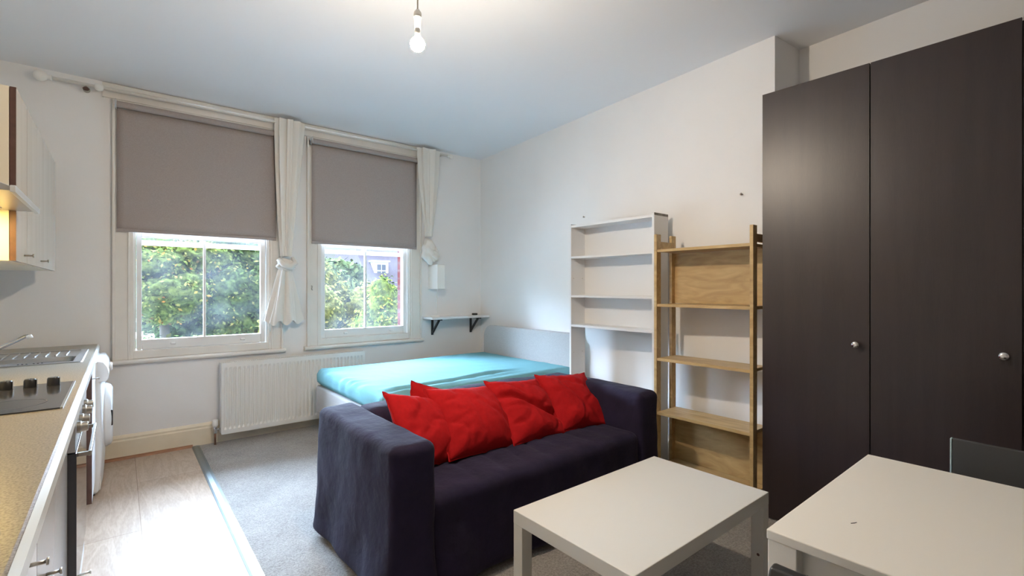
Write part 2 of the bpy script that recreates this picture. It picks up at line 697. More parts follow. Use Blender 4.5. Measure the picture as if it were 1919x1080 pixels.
bm = B()
prism(bm, [(3.31, WY), (3.045, 1.217), (3.352, 1.193), (2.99, BY), (3.9, BY), (3.9, WY)], 0, H)
link('wall_right', bm, M['wall'], kind='structure')
link('wall_left', box(B(), LX - 0.2, LX, BY, WY, 0, H), M['wall'], kind='structure')
link('wall_front', box(B(), LX - 0.2, 3.9, BY - 0.2, BY, 0, H), M['wall'], kind='structure')
link('ceiling', box(B(), LX - 0.2, 3.9, BY - 0.2, WY + 0.32, H, H + 0.2), M['ceiling'], kind='structure')
link('floor', box(B(), LX - 0.2, 0.452, BY - 0.2, WY + 0.01, -0.1, 0.0), M['laminate'], kind='structure')
link('floor_carpet', box(B(), 0.475, 3.9, BY - 0.2, WY + 0.01, -0.1, 0.004), M['carpet'], kind='structure')
bm = B()
extrude_profile(bm, [(0.445, 0.0), (0.445, 0.003), (0.455, 0.008), (0.480, 0.010), (0.497, 0.006), (0.497, 0.0)], 'y', BY, WY - 0.03)
link('trim_1', bm, M['silver_strip'], kind='structure')
# skirting
bm = B()
extrude_profile(bm, [(WY, 0), (WY - 0.022, 0), (WY - 0.022, 0.135), (WY - 0.016, 0.145), (WY - 0.018, 0.158), (WY - 0.008, 0.176), (WY, 0.178)], 'x', LX, 3.29)
link('baseboard_back', bm, M['skirt'], kind='structure')
bm = B()
extrude_profile(bm, [(WY - 0.022, 0), (WY - 0.042, 0), (WY - 0.036, 0.014), (WY - 0.022, 0.020)], 'x', -0.1, 0.452)
link('trim_2', bm, M['bead'], kind='structure')
bm = B()
dx, dy = -0.0788, -0.9969
p0 = Vector((3.309, 4.60))
p1 = Vector((3.046, 1.23))
prism(bm, [(p0.x, p0.y), (p1.x, p1.y), (p1.x - 0.018, p1.y), (p0.x - 0.018, p0.y)], 0, 0.15)
link('baseboard_right', bm, M['skirt'], kind='structure')
# board under the ceiling that carries the curtain rod
bm = B()
extrude_profile(bm, [(WY, 2.685), (WY - 0.018, 2.685), (WY - 0.018, 2.755), (WY - 0.026, 2.762), (WY - 0.026, 2.785), (WY - 0.012, 2.795), (WY, 2.795)], 'x', -0.10, 2.66)
link('trim_3', bm, M['trimpaint'], kind='structure')


# ------------------------------------------------------------------ windows
def make_window(n, x0, x1, cx0, cx1, sx0, sx1, gx0, gx1, gxm):
    root = thing('window_%d' % n, ((x0 + x1) / 2, WY, ZB), None, None, kind='structure')
    # casing (architrave) round the opening, stepped profile
    bm = B()
    for a, b_, c_ in ((cx0, sx0 - 0.018, 0), (sx1 + 0.018, cx1, 1)):
        box(bm, a, b_, WY - 0.018, WY + 0.02, 0.73, 2.655)
        o = a if c_ == 0 else b_ - 0.018
        box(bm, o, o + 0.018, WY - 0.034, WY - 0.018, 0.73, 2.67)
        o = b_ - 0.035 if c_ == 0 else a + 0.02
        box(bm, o, o + 0.014, WY - 0.026, WY - 0.018, 0.73, 2.655)
    box(bm, cx0, cx1, WY - 0.018, WY + 0.02, 2.60, 2.684)
    link('casing', bm, M['trimpaint'], root, bevel=0.004)
    # inner lining
    bm = B()
    box(bm, sx0 - 0.022, sx0 - 0.004, WY - 0.006, WY + 0.16, 0.80, 2.62)
    box(bm, sx1 + 0.004, sx1 + 0.022, WY - 0.006, WY + 0.16, 0.80, 2.62)
    box(bm, sx0, sx1, WY + 0.0, WY + 0.16, 2.59, 2.63)
    link('window_lining', bm, M['sash'], root, bevel=0.003)
    # sill board and nosing
    bm = B()
    box(bm, sx0 - 0.02, sx1 + 0.02, WY - 0.012, WY + 0.16, 0.742, 0.803)
    link('bottom_board', bm, M['trimpaint'], root, bevel=0.004)
    bm = B()
    extrude_profile(bm, [(WY, 0.700), (WY - 0.022, 0.702), (WY - 0.046, 0.714), (WY - 0.050, 0.728), (WY - 0.042, 0.740), (WY, 0.742)], 'x', cx0 - 0.025, cx1 + 0.02)
    link('window_sill', bm, M['trimpaint'], root, smooth=False, bevel=0.003)
    # lower sash
    y0, y1 = WY + 0.020, WY + 0.058
    bm = B()
    box(bm, sx0, gx0, y0, y1, 0.805, 1.712)
    box(bm, gx1, sx1, y0, y1, 0.805, 1.712)
    box(bm, gx0, gx1, y0, y1, 0.805, 0.882)
    box(bm, gx0, gx1, y0, y1, 1.672, 1.712)
    box(bm, gxm - 0.009, gxm + 0.009, y0 + 0.004, y1, 0.882, 1.672)
    s = link('lower_sash', bm, M['sash'], root, bevel=0.004)
    bm = B()
    box(bm, gx0 - 0.005, gx1 + 0.005, y0 + 0.02, y0 + 0.024, 0.875, 1.68)
    link('glass_pane', bm, M['glass'], root)
    for hx in (gx0 + 0.24 * (gx1 - gx0), gx0 + 0.83 * (gx1 - gx0)):
        bm = B()
        rbox(bm, (hx - 0.018, y0 - 0.016, 0.832), (hx + 0.018, y0, 0.852), 0.007, 0.02)
        link('sash_lift', bm, M['white_enamel'], root, smooth=True)
    # upper sash, further out
    y0, y1 = WY + 0.072, WY + 0.108
    bm = B()
    box(bm, sx0, gx0, y0, y1, 1.615, 2.60)
    box(bm, gx1, sx1, y0, y1, 1.615, 2.60)
    box(bm, gx0, gx1, y0, y1, 1.615, 1.652)
    box(bm, gx0, gx1, y0, y1, 2.55, 2.60)
    box(bm, gxm - 0.009, gxm + 0.009, y0, y1, 1.652, 2.55)
    # little horn brackets on the meeting rail
    link('upper_sash', bm, M['trimpaint'], root, bevel=0.004)
    bm = B()
    box(bm, gx0 - 0.005, gx1 + 0.005, y0 + 0.02, y0 + 0.024, 1.65, 2.555)
    link('glass_pane', bm, M['glass'], root)
    return root


w1 = make_window(1, *WIN[0], -0.045, 1.128, 0.098, 0.992, 0.130, 0.955, 0.540)
w2 = make_window(2, *WIN[1], 1.332, 2.512, 1.478, 2.352, 1.508, 2.318, 1.912)
# key hook on the casing of window 2
bm = B()
tube(bm, [(1.375, WY - 0.018, 1.30), (1.375, WY - 0.034, 1.295), (1.37, WY - 0.036, 1.27), (1.378, WY - 0.030, 1.262)], 0.005, 8)
link('casing_hook', bm, M['brass_steel'], w2, smooth=True)


# ------------------------------------------------------------------ roller blinds
def make_blind(x0, x1, zt, zb, label, chain=None):
    y = WY - 0.068
    t = thing('roller_blind', ((x0 + x1) / 2, y, zb), label, 'blind', 'grey roller blinds over the windows')
    bm = B()
    tube(bm, [(x0 + 0.004, y + 0.012, zt - 0.024), (x1 - 0.004, y + 0.012, zt - 0.024)], 0.024, 20)
    link('roller', bm, M['blind'], t, smooth=False)
    # cloth with very soft sag
    bm = B()
    nx, nzv = 24, 14
    g = []
    for j in range(nzv + 1):
        row = []
        for i in range(nx + 1):
            u, v = i / nx, j / nzv
            z = zt - 0.024 + (zb - zt + 0.024) * v
            off = 0.004 * math.sin(u * 9 + 1) * v + 0.003 * nz(u * 3, v * 3, x0)
            row.append(bm.verts.new((x0 + 0.004 + (x1 - x0 - 0.008) * u, y + 0.034 + off * 0.7, z)))
        g.append(row)
    for j in range(nzv):
        for i in range(nx):
            bm.faces.new([g[j][i], g[j][i + 1], g[j + 1][i + 1], g[j + 1][i]])
    c = link('blind_fabric', bm, M['blind'], t, smooth=True)
    md = c.modifiers.new('thick', 'SOLIDIFY')
    md.thickness = 0.0015
    bm = B()
    box(bm, x0 + 0.004, x1 - 0.004, y + 0.029, y + 0.038, zb, zb + 0.022)
    link('bottom_bar', bm, M['blind'], t, bevel=0.003)
    for x in (x0, x1):
        bm = B()
        s = 1 if x == x0 else -1
        a, b_ = sorted((x - s * 0.004, x))
        box(bm, a, b_, y - 0.02, WY - 0.02, zt - 0.055, zt + 0.008)
        a, b_ = sorted((x - s * 0.02, x + s * 0.01))
        box(bm, x - 0.008, x + 0.008, WY - 0.040, WY - 0.030, zt - 0.055, zt + 0.008)
        link('blind_bracket', bm, M['chrome'], t)
    if chain:
        cx = chain
        bm = B()
        pts = []
        for k in range(25):
            a = k / 24
            z = zt - 0.03 - (zt - 0.03 - 1.735) * a
            pts.append((cx, y + 0.012, z))
        for k in range(1, 7):
            a = math.pi * k / 6
            pts.append((cx, y + 0.001 + 0.011 * math.cos(a), 1.735 - 0.011 * math.sin(a)))
        for k in range(25):
            pts.append((cx, y - 0.010, 1.735 + (zt - 0.03 - 1.735) * k / 24))
        tube(bm, pts, 0.0018, 6)
        link('pull_chain', bm, M['plastic_w'], t, smooth=True)
    return t


make_blind(-0.022, 1.072, 2.660, 1.700, 'wide grey roller blind half lowered over the left window', None)
make_blind(1.366, 2.450, 2.660, 1.692, 'grey roller blind half lowered over the right window, between the two tied curtains', 2.462)

# ------------------------------------------------------------------ curtain rod
rod = thing('curtain_rod', (1.2, WY, 2.66), 'long cream curtain rod fixed above both windows just below the ceiling', 'curtain rod')
yr = WY - 0.085
bm = B()
tube(bm, [(-0.36, yr, 2.722), (2.80, yr, 2.742)], 0.011, 14)
link('rod_tube', bm, M['rod'], rod, smooth=True)
bm = B()
lathe(bm, [(0.0, -0.095), (0.020, -0.09), (0.034, -0.07), (0.036, -0.05), (0.024, -0.028), (0.013, -0.02), (0.018, -0.01), (0.018, 0.0), (0.0, 0.0)], (-0.36, yr, 2.722), 'x')
link('finial', bm, M['soft_white'], rod, smooth=True)
bm = B()
lathe(bm, [(0.0, 0.0), (0.018, 0.0), (0.018, 0.01), (0.012, 0.018), (0.022, 0.030), (0.026, 0.048), (0.016, 0.068), (0, 0.072)], (2.80, yr, 2.742), 'x')
link('finial', bm, M['soft_white'], rod, smooth=True)
bm = B()
lathe(bm, [(0.011, -0.026), (0.022, -0.02), (0.027, 0), (0.022, 0.02), (0.011, 0.026)], (-0.115, yr, 2.724), 'x')
link('joint_ring', bm, M['soft_white'], rod, smooth=True)
for x in (-0.185, 1.30, 2.72):
    bm = B()
    z = 2.722 + (x + 0.36) / 3.16 * 0.02
    tube(bm, [(x, WY, z - 0.012), (x, yr + 0.0, z - 0.014)], 0.006, 8)
    lathe(bm, [(0.0, -0.006), (0.02, -0.006), (0.02, 0)], (x, WY, z - 0.012), 'y')
    link('rod_bracket', bm, M['rod'] if x > 0 else M['brass_steel'], rod, smooth=True)
bm = B()
lathe(bm, [(0.0, -0.016), (0.014, -0.012), (0.020, 0.0), (0.012, 0.010), (0, 0.012)], (-0.185, yr - 0.010, 2.692), 'z', 12)
link('bracket_screw', bm, M['brown_edge'], rod, smooth=True)


# ------------------------------------------------------------------ tied curtains
def sheet_tube(bm, path, folds, amp, n=72, phase=0.0):
    """a gathered cloth hanging as a fluted tube. path: (x, y, z, rx, ry)"""
    rings = []
    for i, (x, y, z, rx, ry) in enumerate(path):
        ring = []
        for k in range(n):
            a = 2 * math.pi * k / n
            f = 1 + amp * math.sin(folds * a + phase + 0.5 * math.sin(z * 3)) + amp * 0.6 * math.sin((folds * 2 - 1) * a + 1.3)
            ring.append(bm.verts.new((x + rx * f * math.cos(a), y + ry * f * math.sin(a), z)))
        rings.append(ring)
    for i in range(len(rings) - 1):
        for k in range(n):
            bm.faces.new([rings[i][k], rings[i][(k + 1) % n], rings[i + 1][(k + 1) % n], rings[i + 1][k]])
    bmesh.ops.recalc_face_normals(bm, faces=bm.faces)
    return bm


def knot(bm, c, r, seed):
    n, m = 40, 28
    g = []
    for j in range(m + 1):
        th = math.pi * j / m
        row = []
        for i in range(n):
            ph = 2 * math.pi * i / n
            d = Vector((math.sin(th) * math.cos(ph), math.sin(th) * math.sin(ph), math.cos(th)))
            w = 1 + 0.10 * math.sin(9 * d.z + 4 * d.x + seed) + 0.16 * nz(d.x * 2 + seed, d.y * 2, d.z * 2.5)
            row.append(bm.verts.new((c[0] + d.x * r[0] * w, c[1] + d.y * r[1] * w, c[2] + d.z * r[2] * w)))
        g.append(row)
    for j in range(m):
        for i in range(n):
            bm.faces.new([g[j][i], g[j][(i + 1) % n], g[j + 1][(i + 1) % n], g[j + 1][i]])
    bmesh.ops.remove_doubles(bm, verts=bm.verts, dist=1e-5)
    bmesh.ops.recalc_face_normals(bm, faces=bm.faces)
    return bm


yc = WY - 0.10
cu = thing('curtain', (1.16, yc, 0.97), 'cream cotton curtain hanging between the windows, tied in a knot with a flared tail', 'curtain')
bm = B()
path = []
for k in range(25):
    t_ = k / 24
    z = 2.765 - (2.765 - 1.56) * t_
    e_ = t_ ** 1.3
    path.append((1.168 - 0.035 * t_, yc, z, 0.088 * (1 - e_) + 0.032 * e_, 0.030 * (1 - e_) + 0.026 * e_))
sheet_tube(bm, path, 7, 0.34, n=140)
c = link('curtain_drop', bm, M['cotton'], cu, smooth=True)
bm = B()
knot(bm, (1.132, yc, 1.478), (0.072, 0.050, 0.060), 0.4)
link('curtain_knot', bm, M['cotton'], cu, smooth=True)
bm = B()
tube(bm, [(1.065, yc - 0.02, 1.53), (1.10, yc - 0.055, 1.485), (1.15, yc - 0.058, 1.465), (1.20, yc - 0.03, 1.50), (1.185, yc, 1.55)],
     [0.018, 0.026, 0.027, 0.024, 0.014], 12)
link('knot_loop', bm, M['cotton'], cu, smooth=True)
bm = B()
path = []
for k in range(19):
    t_ = k / 18
    z = 1.445 - (1.445 - 0.975) * t_
    path.append((1.128 - 0.012 * t_, yc, z + 0.0, 0.040 + 0.078 * t_, 0.028 + 0.020 * t_))
sheet_tube(bm, path, 5, 0.32, n=120, phase=0.8)
for v in bm.verts:
    if v.co.z < 1.0:
        v.co.z += 0.02 * math.sin(v.co.x * 60)
link('curtain_tail', bm, M['cotton'], cu, smooth=True)

cu2 = thing('curtain', (2.56, yc, 1.52), 'cream curtain right of the right window, bunched into a ball above the wall box', 'curtain')
bm = B()
path = []
for k in range(22):
    t_ = k / 21
    z = 2.765 - (2.765 - 1.83) * t_
    e_ = t_ ** 1.4
    path.append((2.555 + 0.0 * t_, yc, z, 0.095 * (1 - e_) + 0.030 * e_, 0.032 * (1 - e_) + 0.024 * e_))
sheet_tube(bm, path, 6, 0.34, n=140, phase=1.7)
link('curtain_drop', bm, M['cotton'], cu2, smooth=True)
bm = B()
knot(bm, (2.560, yc, 1.675), (0.078, 0.060, 0.135), 2.2)
knot(bm, (2.615, yc - 0.020, 1.635), (0.055, 0.050, 0.075), 5.2)
link('curtain_knot', bm, M['cotton'], cu2, smooth=True)

# ------------------------------------------------------------------ wall box with cord, bracket shelf
wbx = thing('wall_box', (2.65, WY, 1.27), 'small white box on the wall under the bunched curtain, thin cord below', 'box')
bm = B()
box(bm, 2.604, 2.70, WY - 0.20, WY, 1.268, 1.530)
link('box_body', bm, M['soft_white'], wbx, bevel=0.006)
bm = B()
tube(bm, [(2.645, WY - 0.12, 1.27), (2.647, WY - 0.12, 1.1), (2.648, WY - 0.12, 0.972)], 0.0035, 8)
link('cord', bm, M['plastic_w'], wbx, smooth=True)

sh = thing('wall_shelf', (2.9, WY, 0.77), 'white shelf board on black brackets in the corner beside the right window', 'shelf')
bm = B()
rbox(bm, (2.535, WY - 0.215, 0.944), (3.285, WY - 0.001, 0.968), 0.005, 0.2)
link('shelf_board', bm, M['white_lam2'], sh, smooth=True)
for x in (2.655, 3.165):
    bm = B()
    box(bm, x - 0.013, x + 0.013, WY - 0.012, WY, 0.765, 0.943)
    box(bm, x - 0.013, x + 0.013, WY - 0.20, WY, 0.931, 0.943)
    # diagonal strut
    a = Vector((x, WY - 0.012, 0.79))
    b_ = Vector((x, WY - 0.15, 0.932))
    vv = []
    for p in (a, b_):
        for s in (-0.010, 0.010):
            for q in (-0.009, 0.009):
                vv.append(bm.verts.new((p.x + s, p.y + q * 0.7, p.z + q * 0.7)))
    bmesh.ops.convex_hull(bm, input=vv)
    link('shelf_bracket', bm, M['black'], sh, bevel=0.002)
bm = B()
lathe(bm, [(0.0, 0.0), (0.045, 0.0), (0.052, 0.006), (0.050, 0.014), (0.030, 0.018), (0.0, 0.018)], (2.625, WY - 0.12, 0.968), 'z')
tag(link('ceiling_rose_cap', bm, M['soft_white'], smooth=True), 'small round white dish lying at the left end of the corner shelf', 'dish')
bpy.data.objects['ceiling_rose_cap'].name = 'small_dish'
bm = B()
rbox(bm, (3.14, WY - 0.10, 0.968), (3.20, WY - 0.06, 0.990), 0.008, 0.03)
tag(link('small_black_clip', bm, M['black_plastic'], smooth=True), 'tiny black object lying on the corner shelf above its right bracket', 'clip')

# wall screws
for (x, y, z, lb) in ((3.168, 2.854, 1.907, 'small screw in the right wall above the left end of the white bookcase'),
                      (3.058, 1.42, 1.877, 'small screw in the right wall above the right end of the wooden shelf')):
    bm = B()
    lathe(bm, [(0.0, 0.0), (0.004, 0.0), (0.004, 0.015), (0.008, 0.018), (0.0, 0.022)], (0, 0, 0), 'x', 10)
    for v in bm.verts:
        v.co = Vector((x - v.co.x + 0.006, y + v.co.y, z + v.co.z))
    bmesh.ops.recalc_face_normals(bm, faces=bm.faces)
    tag(link('wall_screw', bm, M['brass_steel'], smooth=True), lb, 'screw')

# ------------------------------------------------------------------ radiator
rd = thing('radiator', (1.24, 4.55, 0.08), 'long white ribbed panel radiator on the wall below the windows', 'radiator')
x0, x1, yf, z0, z1 = 0.640, 1.840, 4.500, 0.085, 0.668
bm = B()
n = 36
per = (x1 - x0 - 0.03) / n
cols = [x0, x0 + 0.015]
prof = []
for k in range(n):
    a = x0 + 0.015 + k * per
    prof += [(a + per * 0.10, 0.0), (a + per * 0.28, 0.012), (a + per * 0.62, 0.012), (a + per * 0.80, 0.0)]
xsr = [(x0, 0.0)] + prof + [(x1, 0.0)]
zr = [z0, z0 + 0.035, z0 + 0.055, z1 - 0.060, z1 - 0.038, z1 - 0.012]
amp = [0, 0, 1, 1, 0, 0]
rows = []
for z, a in zip(zr, amp):
    rows.append([bm.verts.new((x, yf + d * a, z)) for x, d in xsr])
for j in range(len(rows) - 1):
    for i in range(len(xsr) - 1):
        bm.faces.new([rows[j][i], rows[j][i + 1], rows[j + 1][i + 1], rows[j + 1][i]])
bmesh.ops.recalc_face_normals(bm, faces=bm.faces)
p_ = link('front_panel', bm, M['white_enamel'], rd)
md = p_.modifiers.new('thick', 'SOLIDIFY')
md.thickness = 0.002
md.offset = 0
bm = B()
for k in range(60):
    a = x0 + 0.03 + k * (x1 - x0 - 0.06) / 59
    box(bm, a - 0.001, a + 0.001, yf + 0.016, yf + 0.072, z0 + 0.03, z1 - 0.014)
link('convector_fins', bm, M['white_enamel'], rd)
bm = B()
box(bm, x0, x1, yf + 0.074, yf + 0.080, z0, z1 - 0.012)
link('rear_panel', bm, M['white_enamel'], rd, bevel=0.002)
bm = B()
box(bm, x0 - 0.002, x1 + 0.002, yf - 0.002, yf + 0.006, z1 - 0.013, z1)
box(bm, x0 - 0.002, x1 + 0.002, yf + 0.074, yf + 0.082, z1 - 0.013, z1)
for k in range(75):
    a = x0 + 0.008 + k * (x1 - x0 - 0.02) / 74
    box(bm, a, a + 0.004, yf + 0.006, yf + 0.074, z1 - 0.010, z1 - 0.004)
link('top_grille', bm, M['white_enamel'], rd)
for a in (x0 - 0.003, x1 - 0.001):
    bm = B()
    box(bm, a, a + 0.004, yf - 0.002, yf + 0.082, z0 + 0.005, z1 - 0.002)
    link('side_panel', bm, M['white_enamel'], rd, bevel=0.001)
for a in (x0 + 0.2, x1 - 0.2):
    link('wall_bracket', box(B(), a, a + 0.03, yf + 0.08, WY - 0.001, z0 + 0.10, z1 - 0.08), M['white_enamel'], rd)
bm = B()
tube(bm, [(0.645, 4.54, 0.125), (0.60, 4.54, 0.125)], 0.010, 12)
lathe(bm, [(0.012, -0.03), (0.016, -0.02), (0.016, 0.02), (0.012, 0.03)], (0.600, 4.54, 0.125), 'z', 14)
link('valve_body', bm, M['chrome'], rd, smooth=True)
bm = B()
tube(bm, [(0.600, 4.54, 0.10), (0.600, 4.54, 0.004)], 0.0085, 12)
link('feed_pipe', bm, M['copper'], rd, smooth=True)
bm = B()
lathe(bm, [(0.0, 0.055), (0.018, 0.055), (0.022, 0.048), (0.022, 0.012), (0.017, 0.0), (0, 0)], (0.600, 4.54, 0.152), 'z', 18)
link('thermostat_head', bm, M['plastic_w'], rd, smooth=True)

# ------------------------------------------------------------------ bed
BX0, BX1, BY0, BY1 = 1.295, 3.10, 2.885, 4.255
bed = thing('bed', (2.2, 3.57, 0.0), 'double bed with light grey upholstered base and rounded headboard in the far corner', 'bed')
bm = B()
rbox(bm, (BX0 + 0.01, BY0, 0.205), (BX1, BY1, 0.442), 0.02, 0.15)
link('bed_base', bm, M['bedfab'], bed, smooth=True)
# headboard with rounded upper corners
bm = B()
hy0, hy1, hz, rr = 2.86, 4.275, 0.876, 0.13
pts = [(hy0, 0.10), (hy1, 0.10)]
for k in range(9):
    a = math.pi / 2 * k / 8
    pts.append((hy1 - rr + rr * math.cos(a), hz - rr + rr * math.sin(a)))
for k in range(9):
    a = math.pi / 2 + math.pi / 2 * k / 8
    pts.append((hy0 + rr + rr * math.cos(a), hz - rr + rr * math.sin(a)))
A = [bm.verts.new((BX1 + 0.002, y, z)) for y, z in pts]
C = [bm.verts.new((BX1 + 0.058, y, z)) for y, z in pts]
bm.faces.new(A)
bm.faces.new(C[::-1])
for i in range(len(pts)):
    bm.faces.new([A[i], C[i], C[(i + 1) % len(pts)], A[(i + 1) % len(pts)]])
bmesh.ops.recalc_face_normals(bm, faces=bm.faces)
link('headboard', bm, M['bedfab'], bed, bevel=0.012, bseg=3)
for x, y in ((BX0 + 0.07, BY0 + 0.06), (BX0 + 0.07, BY1 - 0.06), (BX1 - 0.1, BY0 + 0.06), (BX1 - 0.1, BY1 - 0.06)):
    bm = B()
    box(bm, x - 0.025, x + 0.025, y - 0.025, y + 0.025, 0.004, 0.205)
    link('leg', bm, M['black'], bed, bevel=0.003)


def mdisp(p, n_):
    d = Vector((0, 0, 0))
    # broad softness
    d.z += 0.006 * nz(p.x * 2.0, p.y * 2.2, 0.3)
    top = max(0, n_.z)
    # valley and ridge along the near side
    yv = BY0 + 0.17 + 0.05 * (p.x - 1.9) + 0.02 * math.sin(p.x * 3)
    fade = max(0.0, min(1.0, (p.x - 1.33) / 0.15)) * max(0.0, min(1.0, (2.72 - p.x) / 0.35))
    d.z += top * fade * (-0.030 * math.exp(-((p.y - yv) / 0.035) ** 2) + 0.016 * math.exp(-((p.y - yv + 0.065) / 0.022) ** 2) + 0.012 * math.exp(-((p.y - yv - 0.07) / 0.03) ** 2))
    # little gathers near the foot edge
    ff = math.exp(-((p.x - BX0) / 0.10) ** 2)
    d.z += top * ff * 0.012 * math.sin(p.y * 38 + 3 * math.sin(p.y * 9)) * max(0, min(1, (p.y - 2.95) / 0.3)) * (0.4 + 0.6 * (nz(p.y * 3, 1, 2) + 0.5))
    # side gathers
    side = abs(n_.x) + abs(n_.y)
    a = p.x * 30 if abs(n_.y) > abs(n_.x) else p.y * 30
    d += Vector((n_.x, n_.y, 0)) * 0.005 * math.sin(a + 2 * math.sin(a * 0.23)) * side
    # elastic pulls the corners in at the bottom
    if p.z < 0.47:
        d += Vector((-n_.x, -n_.y, 0)) * 0.01
    # creases
    d.z += top * 0.006 * abs(nz(p.x * 1.5 + 4, p.y * 7, 1.0))
    return d


bm = B()
rbox(bm, (BX0, BY0 + 0.005, 0.441), (BX1 - 0.004, BY1 - 0.005, 0.585), 0.055, 0.022, mdisp)
tag(link('mattress', bm, M['sheet'], smooth=True), 'mattress in a wrinkled turquoise fitted sheet lying on the grey bed base', 'mattress')

# ------------------------------------------------------------------ sofa
sofa = thing('sofa', (1.685, 2.13, 0.0), 'dark aubergine two-seat sofa with loose cotton cover and wide square arms', 'sofa')
SX0, SX1, SY0, SY1 = 0.795, 2.565, 1.69, 2.575


def sdisp(seed, flare=0.03):
    def f(p, n_):
        d = n_ * (0.010 * nz(p.x * 3 + seed, p.y * 3, p.z * 3) + 0.004 * nz(p.x * 9, p.y * 9 + seed, p.z * 9))
        k = max(0.0, (0.30 - p.z) / 0.30)
        d += Vector((n_.x, n_.y, 0)) * (flare * k * k + 0.012 * k * math.sin((p.x + p.y) * 17 + seed))
        # a soft vertical pucker
        d += Vector((n_.x, n_.y, 0)) * 0.004 * math.sin((p.x - p.y) * 11 + 3 * p.z + seed)
        return d
    return f


bm = B()
rbox(bm, (SX0, SY0, 0.02), (SX0 + 0.20, SY1, 0.662), 0.040, 0.04, sdisp(1.0))
link('left_arm', bm, M['sofa'], sofa, smooth=True).name = 'armrest'
bm = B()
rbox(bm, (SX1 - 0.20, SY0, 0.02), (SX1, SY1, 0.655), 0.045, 0.04, sdisp(4.0))
link('armrest', bm, M['sofa'], sofa, smooth=True)


def bdisp(p, n_):
    d = n_ * (0.010 * nz(p.x * 3 + 7, p.y * 3, p.z * 3) + 0.004 * nz(p.x * 9, p.y * 9, p.z * 9))
    t = max(0, n_.z)
    d.z += t * (0.020 * math.cos((p.x - 1.68) / 0.75 * math.pi / 2) - 0.006)
    if n_.y < -0.3:
        d.y += -0.05 * (0.66 - p.z) - 0.015 * math.sin((p.x - 0.99) / 1.37 * math.pi)
    return d


bm = B()
rbox(bm, (SX0 + 0.17, SY1 - 0.225, 0.02), (SX1 - 0.17, SY1, 0.655), 0.075, 0.04, bdisp)
link('backrest', bm, M['sofa'], sofa, smooth=True)


def seatdisp(p, n_):
    d = Vector((0, 0, 0))
    t = max(0, n_.z)
    u = (p.x - 0.99) / 1.38
    if t > 0.2:
        v = (p.y - SY0) / 0.66
        # radial tension folds coming from behind the cushions to the front edge
        ang = p.x * 26 + 7 * v * (u - 0.45) + 2 * nz(p.x * 3, p.y * 2, 0)
        d.z -= t * 0.016 * (1 - abs(math.sin(ang * 0.75 + 1))) ** 3 * (1 - 0.6 * abs(2 * u - 0.9)) * min(1, max(0, v * 4))
        d.z += 0.016 * math.sin(u * math.pi) * math.sin(min(1, max(0, v)) * math.pi)
        d.z += 0.006 * nz(p.x * 5, p.y * 5, 3)
    if n_.y < -0.3:
        d.y += -0.010 * math.sin(u * math.pi) + 0.008 * nz(p.x * 4, 0, p.z * 3)
        k = max(0.0, (0.30 - p.z) / 0.30)
        d.y += -0.02 * k + 0.010 * k * math.sin(p.x * 15)
        d.y += -0.006 * math.sin(p.x * 24 + 6 * p.z)
    return d


bm = B()
rbox(bm, (SX0 + 0.175, SY0 + 0.022, 0.02), (SX1 - 0.175, SY1 - 0.10, 0.425), 0.05, 0.022, seatdisp)
link('seat', bm, M['sofa'], sofa, smooth=True)


